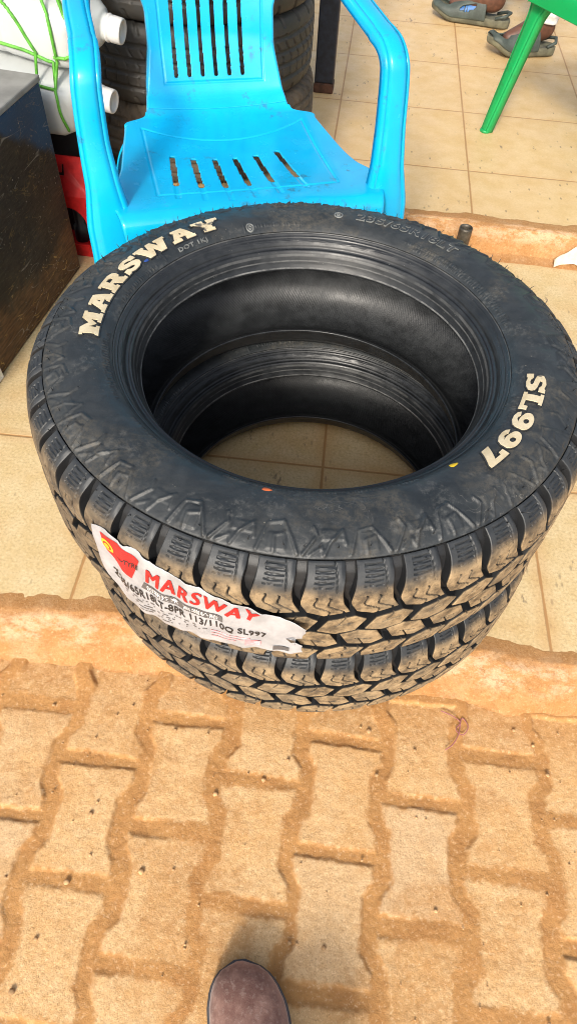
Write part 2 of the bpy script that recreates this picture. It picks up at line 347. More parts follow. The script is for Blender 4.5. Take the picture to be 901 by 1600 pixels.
SC.view_settings.view_transform = 'Standard'; SC.view_settings.look = 'None'; SC.view_settings.exposure = .72; SC.view_settings.gamma = 1
SC.render.engine = 'CYCLES'; SC.cycles.max_bounces = 8; SC.cycles.use_denoising = True; SC.cycles.filter_width = 1.0

# ------------------------------------------------------------------ setting: ground, paving, kerb, floors
PAVE_Z, YAW1, YAW2, ZU = -.062, -.0571, -.0361, .067
me = np_mesh('ground', [(-200,-200,-.10),(200,-200,-.10),(200,200,-.10),(-200,200,-.10)], [(0,1,2,3)]); tag(link('ground', me, M['ground']), kind='structure')

def axis(fine0, fine1, step, lo, hi, coarse):
    a = np.arange(fine0, fine1, step)
    return np.concatenate([np.arange(lo, fine0-1e-6, coarse), a, np.arange(fine1, hi, coarse)])
def build_paving():
    x = axis(-.58, .62, .0021, -2.5, 2.5, .03); y = axis(-.05, .455, .0021, -1.6, .456, .03)
    X, Y = np.meshgrid(x, y); U = X-.048*Y; V = Y+.048*X
    wu = vnoise(X, Y, 14, 3, 1)*.0014; wv = vnoise(X, Y, 14, 3, 2)*.0014
    kf = (U-.0955+wu)/.1215; k = np.round(kf); best = np.full(X.shape, -1.); ids = np.zeros(X.shape)
    for dk in (-1, 0, 1):
        kk = k+dk; uc = (kf-kk)*.1215; off = np.where(kk % 2 == 0, .199, .284)
        n = np.floor((V+wv-off)/.1645); vc = (V+wv-off)-n*.1645-.08225
        rs = np.random.default_rng(11).random((64, 64, 4)); a = (kk.astype(int)) & 63; b = n.astype(int) & 63
        uc = uc+(rs[a,b,0]-.5)*.007; vc = vc+(rs[a,b,1]-.5)*.007; rot = (rs[a,b,3]-.5)*.06
        uc, vc = uc+rot*vc, vc-rot*uc
        av = np.abs(vc); hw = np.where(av > .054, .0562, np.where(av < .034, .0422, .0422+(av-.034)/.020*.014))
        d = np.minimum(hw-np.abs(uc), .0718-av)
        ids = np.where(d > best, rs[a,b,2], ids); best = np.maximum(best, d)
    edge = best+vnoise(X, Y, 70, 5, 3)*.0026+vnoise(X, Y, 8, 2, 5)*.0032
    block = sm(edge, -.0034, .0030)
    gap = vnoise(X, Y, 7, 3, 8)
    fill = sm(vnoise(X, Y, 6, 3, 15), -.35, .35)
    z = PAVE_Z+block*(.0042+ids*.0010)+(1-block)*(.0018+.0030*fill+vnoise(X, Y, 40, 4, 6)*.0011+vnoise(X, Y, 220, 3, 9)*.0007)+block*(vnoise(X, Y, 40, 5, 7)*.0011+vnoise(X, Y, 240, 2, 4)*.0004)
    z = z+sm(Y+.036*X, .36, .43)*(1-block)*.006
    film = sm(vnoise(X, Y, 7, 5, 12)+.25*vnoise(X, Y, 60, 4, 22), .02, .42)*.8
    near = sm(Y+.036*X+vnoise(X, Y, 9, 4, 21)*.05, .30, .425)*.95
    sand = np.clip(np.maximum(1-sm(edge+vnoise(X, Y, 150, 4, 17)*.006, -.003, .0065), np.maximum(film, near)*(.62+.55*vnoise(X, Y, 170, 3, 13))), 0, 1)
    me = grid_mesh('paving', np.stack([X, Y, z], -1), attrs={'sand': sand, 'tone': sm(ids, .5, 1)})
    tag(link('paving', me, M['paver']), kind='structure')
build_paving()

def strip(name, prof, x0, x1, yaw, amp, fine, mat):
    """ragged mortar strip; prof rows (v, z, noise)"""
    prof = np.asarray(prof, float); n = 60
    t = np.linspace(0, len(prof)-1, n); pv = np.stack([np.interp(t, np.arange(len(prof)), prof[:,i]) for i in range(3)], 1)
    u = axis(fine[0], fine[1], .0025, x0, x1, .03); Uu, T = np.meshgrid(u, np.arange(n))
    v = pv[T,0]+.006*np.sin(Uu*5+1)*np.sin(np.pi*T/(n-1))+vnoise(Uu, T/n*.2, 9, 5, 2)*amp*1.2*np.sin(np.pi*T/(n-1))+vnoise(Uu, 0*Uu+.3, 14, 5, 4)*amp*2.2*(T < n*.3)*(1-T/(n*.3))
    z = pv[T,1]+(vnoise(Uu, T/n*.15, 22, 5, 6)*.0055+vnoise(Uu, T/n*.15, 110, 4, 3)*.0020)*pv[T,2]
    P = np.stack([Uu, v, z], -1)
    me = grid_mesh(name, P, attrs={'low': T/(n-1)}, flip=True)
    return tag(link(name, me, mat, rz=yaw), kind='structure')
strip('kerb', [(.560,-.004,0),(.530,.0002,.08),(.507,.0016,.35),(.494,-.003,.7),(.481,-.012,.7),(.469,-.021,.5),(.456,-.034,.35),(.445,-.046,.35),(.436,-.057,.5),(.424,-.0625,.6),(.405,-.0655,0)], -2.4, 2.4, YAW2, .016, (-.62,.66), M['mortar'])
strip('step_riser', [(1.80,.063,0),(1.765,.0678,.1),(1.735,.0695,.3),(1.722,.066,.4),(1.714,.050,.4),(1.706,.025,.4),(1.696,.008,.4),(1.68,.003,.3),(1.655,-.003,0)], -2.4, 2.4, YAW1*.9, .014, (-.2,.95), M['mortar_red'])
def floor(name, mat, yaw, u0, u1, v0, v1, ztop, thick):
    bm = bmesh.new(); bmesh.ops.create_cube(bm, size=1)
    for v in bm.verts: v.co = Vector((u0+(v.co.x+.5)*(u1-u0), v0+(v.co.y+.5)*(v1-v0), ztop-thick+(v.co.z+.5)*thick))
    me = bpy.data.meshes.new(name); bm.to_mesh(me); bm.free(); return tag(link(name, me, mat, rz=yaw), kind='structure')
floor('porch_floor', tile_mat('porch_tile', .3995, -.3703, .874, (.66,.515,.29), 1.), YAW2, -5, 5, .512, 1.80, 0., .099)
floor('shop_floor', tile_mat('shop_tile', .3995, -.0689, 3.2147, (.66,.475,.25), .35), YAW1, -5, 5, 1.735, 9., ZU, .166)

# ------------------------------------------------------------------ the all-terrain tyres
TW = .236; TR = .370; NP = 44
UP = np.array([(.3700,.118),(.3697,.150),(.3690,.172),(.3665,.189),(.3620,.2005),(.3545,.2100),(.3465,.2160),(.3405,.2195),
      (.3340,.2235),(.3220,.2290),(.3080,.2330),(.2930,.2348),(.2790,.2338),(.2670,.2300),(.2590,.2250),(.2553,.2215),
      (.2535,.2185),(.2500,.2150),(.2460,.2115),(.2432,.2075),(.2418,.2040),(.2390,.2020),(.2368,.2030),(.2345,.2010),(.2322,.1960),(.2300,.1900),(.2278,.1840),(.2255,.1790)])
def resample(pts, step):
    pts = interp_path(pts, 900); L = np.concatenate([[0], np.cumsum(np.linalg.norm(np.diff(pts, axis=0), axis=1))])
    n = max(2, int(round(L[-1]/step))+1); s = np.linspace(0, L[-1], n)
    return np.stack([np.interp(s, L, pts[:,0]), np.interp(s, L, pts[:,1])], 1), s
UPP, UPS = resample(UP, .0004)
i_ring = int(np.argmin(np.abs(UPP[:,0]-.3405)+np.abs(UPP[:,1]-.2195))); i_bead = int(np.argmin(np.abs(UPP[:,0]-.2553)+np.abs(UPP[:,1]-.2215)))
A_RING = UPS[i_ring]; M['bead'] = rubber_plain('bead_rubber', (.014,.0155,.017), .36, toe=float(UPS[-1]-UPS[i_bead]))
def side_z(r):                       # height of the upper sidewall at radius r
    m = slice(i_ring, i_bead+1); return np.interp(r, UPP[m,0][::-1], UPP[m,1][::-1])
def normals2(p):
    t = np.gradient(p, axis=0); t /= np.linalg.norm(t, axis=1)[:,None]; return np.stack([t[:,1], -t[:,0]], 1)
def revolve(name, prof, nrm, H, th, uvs, attrs=None, flip=False):
    r = prof[:,0,None]+nrm[:,0,None]*H; z = prof[:,1,None]+nrm[:,1,None]*H
    P = np.stack([r*np.cos(th), r*np.sin(th), z+0*th], -1)
    u = np.append(th, th[0]+2*np.pi)*.3
    return grid_mesh(name, P, wrap=True, uvc=(u, uvs), attrs=attrs, flip=flip)
PITCH = 2*np.pi*TR/NP
def tri(x): return 2*np.abs(2*(x-np.floor(x+.5)))-1
def surf(sg, w, H):
    """pitch coordinate, signed arc from the crown and height above the tread -> point"""
    a = np.abs(w); r = np.interp(a, UPS, UPP[:,0]); z = np.interp(a, UPS, UPP[:,1]); N = UPN
    nr = np.interp(a, UPS, N[:,0]); nz = np.interp(a, UPS, N[:,1])
    r = r+nr*H; z = z+nz*H; z = np.where(w < 0, TW-z, z); th = sg*2*np.pi/NP-np.pi
    return np.stack([r*np.cos(th), r*np.sin(th), z], -1)
UPN = normals2(UPP)
def block(kind, k, low, rs):
    """one tread block as a structured patch with a skirt"""
    nt, nv = (46, 54) if kind == 's' else (40, 24)
    t = np.linspace(0, 1, nt); v = np.linspace(0, 1, nv); T, V = np.meshgrid(t, v); pk = 1-np.abs(2*T-1)
    if kind == 's':
        a0 = .0452-.0074*np.minimum(T/.38, (1-T)/.62); a1 = np.full_like(T, A_RING-.0012)
        A = a0+V*(a1-a0); hw = .070+.048*sm(A, .056, .082)
        kink = .17*sm(A, .064, .040)+.05*sm(A, .07, .1); S = k+kink+hw+(1-2*hw)*T
        u = T; H = np.zeros_like(T); m = np.ones_like(T)
        for c in (.33, .66):
            zz = c+.05*tri((A-.040)/.022+.25)+.16*sm(A, .058, .046); d = np.abs(u-zz)*.75*PITCH-np.where((A > .049) & (A < .056), .0010, .00045)
            f = (1-sm(d, 0, .0007))*(A < .0705); H -= .003*f; m = np.minimum(m, 1-f)
        q = (A-.0830)/.0285; rib = sm(np.abs((q*5.) % 1-.5)*2, .60, .74); ok = (q > 0)*(q < 1)*(u > .22)*(u < .72)*1.; H -= .0014*rib*ok
        d = np.abs(u-.83+.10*(A-.08)/.03)*.75*PITCH-.0004; H -= .0014*(1-sm(d, 0, .0007))*(A > .078)*(A < .112)
        H -= .0018*sm(u, .88, 1.)*sm(A, .085, .105)
        D = .0135*(1-.50*sm(A, .08, A_RING))
    else:
        a0 = .0052-.0072*np.minimum(T/.55, (1-T)/.45); a1 = .0268+.0082*np.minimum(T/.60, (1-T)/.40)
        A = a0+V*(a1-a0); S = k+.5+.106+.788*T+.34*(A-.019)/.038
        H = np.zeros_like(T); d = np.abs(A-(.019+.012*(T-.5)))-.0004; f = (1-sm(d, 0, .0007))*(T > .30)*(T < .72); H -= .003*f; m = 1-f
        d = np.abs(T-.38)*PITCH*.85-.0004; f = (1-sm(d, 0, .0007))*(A > .0195)*(A < .034); H -= .003*f; m = np.minimum(m, 1-f); D = np.full_like(T, .0132)
    H = H+(rs[0]-.5)*.0009+(rs[1]-.5)*.0014*(T-.5)+(rs[2]-.5)*.0012*(V-.5)
    pad = lambda X: np.pad(X, 1, mode='edge')
    def ringed(X, dt, dv): return X
    S0, A0, H0, m0, D0 = S, A, H-.0, m, D
    edge = np.zeros_like(H); edge[0,:] = edge[-1,:] = 1; edge[:,0] = edge[:,-1] = 1
    H1 = H-.0007*edge
    ring1 = np.ones((H1.shape[0]+2, H1.shape[1]+2)); ring1[1:-1,1:-1] = 0
    S1, A1, Hp, m1 = pad(S), pad(A), pad(H1)-.0016*ring1, pad(m)*(1-ring1)
    S2, A2, H2, m2 = pad(S1), pad(A1), pad(Hp), pad(m1); out = np.zeros_like(S2); out[0,:] = out[-1,:] = 1; out[:,0] = out[:,-1] = 1
    H2 = np.where(out > 0, -pad(pad(D)), H2); m2 = np.where(out > 0, 0, m2); cs = S2.mean()
    pp = lambda X: pad(pad(X)); g = .0010*out
    S2 = S2+np.sign(S2-cs)*g/PITCH*(np.abs(pp(2*T-1)) > .98); A2 = A2+np.sign(pp(V)-.5)*g*(np.abs(pp(2*V-1)) > .98)
    return (S2+.5 if low else S2), (-A2 if low else A2), H2, m2, np.abs(A2)
def make_tread():
    rs = np.random.default_rng(21).random((NP, 4, 3)); Vs, Fs, Bs, As = [], [], [], []; nb = 0
    for k in range(NP):
        for j, (kind, low) in enumerate((('s',0),('m',0),('m',1),('s',1))):
            S, W_, H, m, A = block(kind, k, low, rs[k,j]); P = surf(S, W_, H); n0, n1 = S.shape
            i, jj = np.meshgrid(np.arange(n0-1), np.arange(n1-1), indexing='ij'); F = np.stack([i*n1+jj, i*n1+jj+1, (i+1)*n1+jj+1, (i+1)*n1+jj], -1).reshape(-1, 4)
            if low: F = F[:, ::-1]
            Vs.append(P.reshape(-1, 3)); Fs.append(F+nb); Bs.append(m.ravel()); As.append(A.ravel()); nb += S.size
    # carcass under the blocks
    nu = 420; w = np.concatenate([-np.linspace(A_RING, 0, 70), np.linspace(0, A_RING, 70)[1:]]); S, W_ = np.meshgrid(np.arange(nu)/nu*NP, w)
    H = -.0128*(1-.50*sm(np.abs(W_), .08, A_RING)); H = H+.0128*.50*sm(np.abs(W_), A_RING-.0016, A_RING)
    P = surf(S, W_, H); n0, n1 = S.shape; i, jj = np.meshgrid(np.arange(n0-1), np.arange(n1), indexing='ij'); j2 = (jj+1) % n1
    F = np.stack([i*n1+jj, i*n1+j2, (i+1)*n1+j2, (i+1)*n1+jj], -1).reshape(-1, 4)
    Vs.append(P.reshape(-1, 3)); Fs.append(F+nb); Bs.append(0*S.ravel()); As.append(np.abs(W_).ravel())
    me = np_mesh('tread', np.vstack(Vs), np.vstack(Fs), True, None, {'blk': np.concatenate(Bs), 'acr': np.concatenate(As)})
    me.set_sharp_from_angle(angle=R_(32)); return me
def side_height(S, r, TH):
    """claws on the outer sidewall, scuffs, rings and moulded marks"""
    k = np.floor(S); u = S-k; odd = (k % 2)
    rs = np.random.default_rng(5).random((64, 3)); j = rs[(k.astype(int)) % NP]
    q = (.3375-r)/.029                                       # 0 at ring .. 1 inner end
    H = np.zeros_like(r)
    lenq = .75+.25*j[...,0]
    def seg(p0, p1, w, hgt, mask):
        ax, ay = p0[0]*PITCH*.88, p0[1]*.029; bx, by = p1[0]*PITCH*.88, p1[1]*.029; px, py = u*PITCH*.88, q*.029*(1.15-.3*j[...,0])
        t = np.clip(((px-ax)*(bx-ax)+(py-ay)*(by-ay))/((bx-ax)**2+(by-ay)**2), 0, 1)
        d = np.hypot(px-ax-t*(bx-ax), py-ay-t*(by-ay)); return np.where(mask, hgt*(1-sm(d-w, 0, .0013)), 0)
    ev = odd < .5
    for p0, p1, hg in (((.06,.03),(.22,.86),.0026),((.22,.86),(.58,.98),.0022),((.58,.98),(.80,.42),.0024),((.80,.42),(.92,.03),.0024),((.42,.03),(.40,.50),.0016),((.40,.50),(.62,.62),.0014)):
        H = np.maximum(H, seg(p0, p1, .0009, hg, ev))
    for p0, p1, hg in (((.04,.03),(.34,.72),.0026),((.34,.72),(.26,1.05),.0024),((.50,.03),(.62,.45),.0020),((.62,.45),(.92,.95),.0026),((.92,.95),(.97,.40),.0020),((.20,.03),(.44,.30),.0014),((.44,.30),(.50,.03),.0014)):
        H = np.maximum(H, seg(p0, p1, .0009, hg, ~ev))
    plate = sm(np.minimum(u-.24, .70-u), 0, .05)*sm(q, .05, .12)*(1-sm(q, .55+.3*j[...,1], .62+.3*j[...,1]))
    H = H+.0013*plate*ev+.0016*(1-ev)*sm(u-.42, 0, .05)*(1-sm(u, .90, .95))*sm(q, .45, .5)*(1-sm(q, .8, .9))
    fade = .55+.45*sm(vnoise(np.cos(TH)*2, np.sin(TH)*2, 3, 3, 3), -.3, .4); H = H*fade
    x, y = r*np.cos(TH), r*np.sin(TH)
    H = H+vnoise(x, y, 26, 5, 4)*.0011*sm(r, .258, .272)+vnoise(x+.3*y, y*3, 30, 4, 8)*.0006*sm(r, .262, .28)
    H = H+.0009*(1-sm(np.abs(r-.2640)-.0004, 0, .0008))*0
    # rows of tiny moulded characters (illegible at this size)
    for r0, t0, t1, sd in ((.2665,12,62,1),(.2605,10,58,2),(.2655,-172,-146+0,3),(.2605,-175,-150,4),(.2665,-40,-22,5),(.2605,-110,-62,6),(.2655,96,112,8),(.2600,150,172,9),(.2625,-140,-118,10)):
        t = np.degrees(TH); inside = sm(t, t0, t0+.3)*(1-sm(t, t1-.3, t1))
        cell = np.floor(t/.62); fr = t/.62-cell; rr = np.random.default_rng(sd).random(2048); g = rr[(cell.astype(int)) % 2048]
        g2 = rr[(cell.astype(int)*7+3) % 2048]
        v = (r-r0)/.0021
        on = ((np.abs(fr-.3) < .14) | (np.abs(v-(g*1.6-.8)) < .25) | ((np.abs(fr-.68) < .12) & (g2 > .4))) & (np.abs(v) < 1) & (fr < .82) & (g2 > .10)
        H = H+.0009*inside*on
    # arc guide marks
    for tt in (158.5, 115.5, 97, 146, -20):
        H = H+.0009*(np.abs((np.degrees(TH)-tt)*R_(1)*r) < .0006)*(np.abs(r-.2645) < .006)
    return H
def make_tyre_meshes():
    out = {}
    out['tread'] = make_tread()
    sw, s = resample(UPP[i_ring:i_bead+1:6], .00125); nr = normals2(sw); nu = 1512; th = np.arange(nu)/nu*2*np.pi-np.pi
    TH, Rr = np.meshgrid(th, sw[:,0]); H = side_height(TH/(2*np.pi)*NP, Rr, TH)
    edge = np.minimum(s, s[-1]-s)[:,None]; H = H*sm(edge, 0, .003)-.0008*(1-sm(s[:,None], .0002, .0010))
    out['sidewall'] = revolve('sidewall', sw, nr, H, th, s)
    def mirrored(p): return np.stack([p[:,0], TW-p[:,1]], 1)[::-1]
    lo, s2 = resample(UPP[i_ring:i_bead+1:8], .004); lo = mirrored(lo); th2 = np.arange(240)/240*2*np.pi-np.pi
    out['sidewall_low'] = revolve('sidewall', lo, normals2(lo), np.zeros((len(lo),1))+0*th2, th2, s2)
    bd, s3 = resample(UPP[i_bead::3], .0008); th3 = np.arange(360)/360*2*np.pi-np.pi
    ins = interp_path([(.2255,.1790),(.2248,.1765),(.2262,.1748),(.2300,.1760),(.2360,.1800)], 16)
    bd = np.vstack([bd, ins[1:]]); TH, I = np.meshgrid(th3, np.arange(len(bd)))
    arc3 = np.concatenate([[0], np.cumsum(np.linalg.norm(np.diff(bd, axis=0), axis=1))])
    Hb = vnoise(TH*8, I*.09, 2.2, 4, 6)*.00010*sm(I, 3, 8)-.0009*(1-sm(np.abs(arc3[:,None]-.0015)-.0004, 0, .0008))
    Hb = Hb+.0006*(1-sm(np.abs(arc3[:,None]-.0075)-.0005, 0, .0008))+.0004*(vnoise(TH*60, I*.3, 3, 2, 2) > .2)*(np.abs(arc3[:,None]-.0135) < .0025)
    out['bead'] = revolve('bead', bd, normals2(bd), Hb, th3, arc3)
    bl = mirrored(bd); out['bead_low'] = revolve('bead', bl, normals2(bl), np.zeros((len(bl),1))+0*th3, th3, arc3)
    li = interp_path([(.2360,.1800),(.2460,.1890),(.2620,.2010),(.2850,.2090),(.3100,.2070),(.3330,.1950),(.3480,.1760),(.3540,.1500),(.3550,.1180)], 60)
    li = np.vstack([li, mirrored(li)[1:]]); TH, I = np.meshgrid(th3, np.arange(len(li)))
    arc4 = np.concatenate([[0], np.cumsum(np.linalg.norm(np.diff(li, axis=0), axis=1))])
    out['liner'] = revolve('inner_liner', li, normals2(li), vnoise(TH*5, I*.1, 1, 3, 2)*.0006, th3, arc4)
    return out
TM = make_tyre_meshes()
C_UP = (.0150, .7071); C_LO = (.0330, .7266); W2 = .2171
up = empty('truck_tyre', (*C_UP, W2), 0, 'upper black all-terrain tyre with cream lettering and a paper label', 'tyre', 'new all-terrain tyres stacked in front of the blue chair')
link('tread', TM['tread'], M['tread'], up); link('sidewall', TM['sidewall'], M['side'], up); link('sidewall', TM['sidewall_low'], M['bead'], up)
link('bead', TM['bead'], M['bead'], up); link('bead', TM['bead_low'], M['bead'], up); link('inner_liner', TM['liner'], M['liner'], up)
lo = copy_tree(up); lo.location = (*C_LO, 0); lo.scale = (1,1,W2/TW-.002); lo.rotation_euler = (0,0,R_(3.4))
lo['label'] = 'lower black all-terrain tyre with muddy tread, standing on the porch edge under the labelled one'

# moulded vent hairs round the shoulder and tread edge
def vent_hairs():
    ms = []
    for k in range(120):
        t = k/120*2*math.pi+random.uniform(-.012,.012); L = random.uniform(.005,.010); a = random.choice((0,1))
        r, z = ((.3475,.2150) if a else (.3300,.2252)); b = np.array([r*math.cos(t), r*math.sin(t), z-.001])
        d = np.array([math.cos(t)*.55, math.sin(t)*.55, .8]) if a else np.array([math.cos(t)*.2, math.sin(t)*.2, 1])
        j = np.array([random.uniform(-1,1), random.uniform(-1,1), 0])*.35
        ms.append(tube('h', [b, b+d*L*.5, b+(d+j)*L], [.00055,.0005,.0003], 5))
    return join_meshes('vent_hair', ms)
tag(link('vent_hair', vent_hairs(), M['bead'], up), kind='stuff')

# raised lettering
GL = {
'M': (11, [[(0,0),(4.4,0),(4.4,1.8),(3.6,1.8),(3.6,5.6),(5.5,2),(7.4,5.6),(7.4,1.8),(6.6,1.8),(6.6,0),(11,0),(11,1.8),(10.4,1.8),(10.4,8.2),(11,8.2),(11,10),(7.8,10),(5.5,5.8),(3.2,10),(0,10),(0,8.2),(.6,8.2),(.6,1.8),(0,1.8)]]),
'A': (10, [[(0,0),(4,0),(4,1.8),(3.4,1.8),(3.7,2.8),(6.3,2.8),(6.6,1.8),(6,1.8),(6,0),(10,0),(10,1.8),(9.4,1.8),(6.9,10),(2.4,10),(2.4,8.2),(3,8.2),(.7,1.8),(0,1.8)],[(4.3,4.6),(5.7,4.6),(5,7.0)]]),
'R': (10, [[(0,0),(4.4,0),(4.4,1.8),(3.6,1.8),(3.6,3.6),(4.6,3.6),(6.4,0),(10,0),(10,1.8),(9.2,1.8),(8,4),(9,5),(9.2,7),(8.4,9),(6.6,10),(0,10),(0,8.2),(.7,8.2),(.7,1.8),(0,1.8)],[(3.6,5.6),(5.4,5.6),(6.1,6.2),(6.1,7.3),(5.4,8),(3.6,8)]]),
'W': (14, [[(0,10),(4.4,10),(4.4,8.2),(3.8,8.2),(4.7,4.4),(6.0,10),(8.0,10),(9.3,4.4),(10.2,8.2),(9.6,8.2),(9.6,10),(14,10),(14,8.2),(13.3,8.2),(11.2,0),(8.4,0),(7,4.6),(5.6,0),(2.8,0),(.7,8.2),(0,8.2)]]),
'Y': (10.2, [[(2.8,0),(7.6,0),(7.6,1.8),(6.9,1.8),(6.9,4),(9.4,8.2),(10.2,8.2),(10.2,10),(6.0,10),(6.0,8.2),(6.6,8.2),(5.3,5.9),(4,8.2),(4.6,8.2),(4.6,10),(0,10),(0,8.2),(.8,8.2),(3.5,4),(3.5,1.8),(2.8,1.8)]]),
'L': (9, [[(0,0),(9,0),(9,3.9),(7.2,3.9),(7,1.9),(4,1.9),(4,8.2),(4.9,8.2),(4.9,10),(0,10),(0,8.2),(1,8.2),(1,1.8),(0,1.8)]]),
'7': (8.6, [[(0.2,10),(8.6,10),(8.6,8.2),(5.2,0),(1.8,0),(5.2,7.6),(2.2,7.6),(2.0,6.2),(.2,6.2)]]),
'S': (9.2, [[(9.0,9.9),(7.6,9.9),(7.2,9.2),(5.0,10),(2.6,9.6),(.9,8.4),(.5,6.6),(1.2,5.1),(3.0,4.2),(5.2,3.6),(6.0,3.0),(5.8,2.2),(4.6,1.9),(3.2,2.3),(2.2,3.4),(.3,3.4),(.3,.1),(1.7,.1),(2.2,.8),(4.4,0),(6.8,.3),(8.5,1.5),(9.0,3.2),(8.4,4.9),(6.8,5.8),(4.4,6.5),(3.5,7.0),(3.7,7.8),(4.9,8.0),(6.2,7.6),(7.2,6.6),(9.0,6.6)]]),
}
def _nine():
    t = np.linspace(0, 2*np.pi, 28, endpoint=False)
    out = []
    for a in np.linspace(-.15, 3.9, 20): out.append((4.5+4.2*math.cos(a), 6.5+3.5*math.sin(a)))           # over the top and round the left
    for a in np.linspace(3.9, 5.2, 6): out.append((4.5+4.2*math.cos(a)*.95, 6.5+3.5*math.sin(a)*.95))
    out += [(5.4,3.0),(4.6,2.2),(3.4,2.2),(2.6,3.0),(.6,2.4),(1.4,.8),(3.2,0),(5.6,.2),(7.6,1.6),(8.5,3.6)]
    hole = [(4.4+1.3*math.cos(x), 6.6+1.35*math.sin(x)) for x in t]
    return (9, [out, hole])
GL['9'] = _nine()
def curve_mesh(loops, extrude, offset=0.):
    cu = bpy.data.curves.new('glyph', 'CURVE'); cu.dimensions = '2D'; cu.fill_mode = 'BOTH'; cu.extrude = extrude; cu.offset = offset
    for L in loops:
        sp = cu.splines.new('POLY'); sp.points.add(len(L)-1)
        for p, (x, y) in zip(sp.points, L): p.co = (x, y, 0, 1)
        sp.use_cyclic_u = True
    return eval_curve(cu)
def eval_curve(cu):
    o = bpy.data.objects.new('tmp', cu); COL.objects.link(o); bpy.context.view_layer.update()
    me = bpy.data.meshes.new_from_object(o.evaluated_get(bpy.context.evaluated_depsgraph_get()))
    bpy.data.objects.remove(o); bpy.data.curves.remove(cu); return me
def text_mesh(body, size, extrude=0., offset=0., shear=0., spacing=1.):
    cu = bpy.data.curves.new('text', 'FONT'); cu.body = body; cu.size = size; cu.extrude = extrude; cu.offset = offset; cu.shear = shear; cu.space_character = spacing; cu.resolution_u = 3
    return eval_curve(cu)
def subdiv_long(me, L, it=3):
    bm = bmesh.new(); bm.from_mesh(me); bmesh.ops.triangulate(bm, faces=bm.faces[:])
    for _ in range(it):
        e = [x for x in bm.edges if x.calc_length() > L]
        if not e: break
        bmesh.ops.subdivide_edges(bm, edges=e, cuts=1); bmesh.ops.triangulate(bm, faces=[f for f in bm.faces if len(f.verts) > 3])
    bm.to_mesh(me); bm.free(); return me
def verts_of(me):
    v = np.empty(len(me.vertices)*3, np.float32); me.vertices.foreach_get('co', v); return v.reshape(-1, 3).astype(float)
def set_verts(me, v):
    me.vertices.foreach_set('co', np.asarray(v, np.float32).ravel()); me.update()
def ring_word(word, th0, th1, r0, r1, base_lift, thick, offset=0.):
    widths = [GL[c][0] for c in word]; gap = 1.0; tot = sum(widths)+gap*(len(word)-1); x = 0; ms = []; k = (r1-r0)/10
    for c, wd in zip(word, widths):
        me = curve_mesh(GL[c][1], 1., offset); v = verts_of(me); v[:,0] += x; x += wd+gap
        top = v[:,2] > 0; v[:,0] *= (th1-th0)/tot*.28/k; set_verts(me, np.stack([v[:,0]*k, v[:,1]*k, v[:,2]*.002], 1)); subdiv_long(me, .0055, 4)
        v = verts_of(me); th = th0+v[:,0]/.28; r = r0+v[:,1]; z = side_z(r)+base_lift+np.where(v[:,2] > .0005, thick, -.002)
        set_verts(me, np.stack([r*np.cos(th), r*np.sin(th), z], 1)); ms.append(me)
    return join_meshes('lettering', ms)
def flat_shade(me):
    for p in me.polygons: p.use_smooth = False
    return me
for word, a, b in (('MARSWAY', 188.5, 122.5), ('SL997', -10.8, -46.8)):
    link('letter_border', flat_shade(ring_word(word, R_(a), R_(b), .2712, .2948, .0007, .0006, .55)), M['bead'], up)
    link('lettering', flat_shade(ring_word(word, R_(a), R_(b), .2712, .2948, .0014, .0009)), M['letter'], up)
def ring_text(body, th0, th1, r0, size, lift, offset=0., spacing=1.1, ext=.001):
    me = text_mesh(body, 1, 1., offset, 0, spacing); v = verts_of(me); x0, x1 = v[:,0].min(), v[:,0].max()
    v[:,0] = (v[:,0]-x0)/(x1-x0)*abs(th1-th0)*r0; v[:,1] *= size; v[:,2] *= .001; set_verts(me, v); subdiv_long(me, .006, 2)
    v = verts_of(me); th = th0+np.sign(th1-th0)*v[:,0]/r0; r = r0+v[:,1]; z = side_z(r)+np.where(v[:,2] > 0, lift, -.002)
    set_verts(me, np.stack([r*np.cos(th), r*np.sin(th), z], 1)); return flat_shade(me)
M['emboss'] = simple('scuffed_raised_rubber', (.13,.135,.13), .55, 0, 60, .4, .1); M['embossin'] = M['side']
link('size_lettering', ring_text('235/65R18LT', R_(79), R_(46), .2830, .0235, .0013, .035), M['emboss'], up)
link('size_lettering_face', ring_text('235/65R18LT', R_(79), R_(46), .2830, .0235, .0015, .008), M['embossin'], up)
link('maker_code', ring_text('DOT 1KJ', R_(140), R_(129), .2600, .0072, .0013, .01), M['emboss'], up)
def blob_disc(th, r, sx, sy):
    n = 20; a = np.arange(n)/n*2*np.pi; rad = 1+.12*np.sin(3*a+1); P = []
    for k in (1., .55, 0.001):
        x, y = np.cos(a)*rad*sx*k, np.sin(a)*rad*sy*k; rr = r+y; t = R_(th)+x/r; P.append(np.stack([rr*np.cos(t), rr*np.sin(t), side_z(rr)+(.0010 if k < 1 else .0001)], -1))
    return grid_mesh('paint_dot', np.array(P), wrap=True)
def ring_mark(th, r, rad, w=.0009):
    n = 28; a = np.arange(n)/n*2*np.pi; P = []
    for k, l in ((rad-w,-.001),(rad-w,.0014),(rad+w,.0014),(rad+w,-.001)):
        rr = r+np.sin(a)*k; t = R_(th)+np.cos(a)*k/r; P.append(np.stack([rr*np.cos(t), rr*np.sin(t), side_z(rr)+l], -1))
    return grid_mesh('moulded_ring', np.array(P), wrap=True)
for th, r, rad in ((84.5,.2870,.0060),(84.5,.2870,.0025),(113.5,.2640,.0052),(113.5,.2640,.0022)): link('moulded_ring', ring_mark(th, r, rad), M['emboss'], up)
M['smear'] = simple('blue_smear', (.02,.06,.25), .5)
for th, r, a, b in ((151.5,.2735,.0045,.0020),(-27.6,.2745,.0035,.0022)): link('paint_smear', blob_disc(th, r, a, b), M['smear'], up)
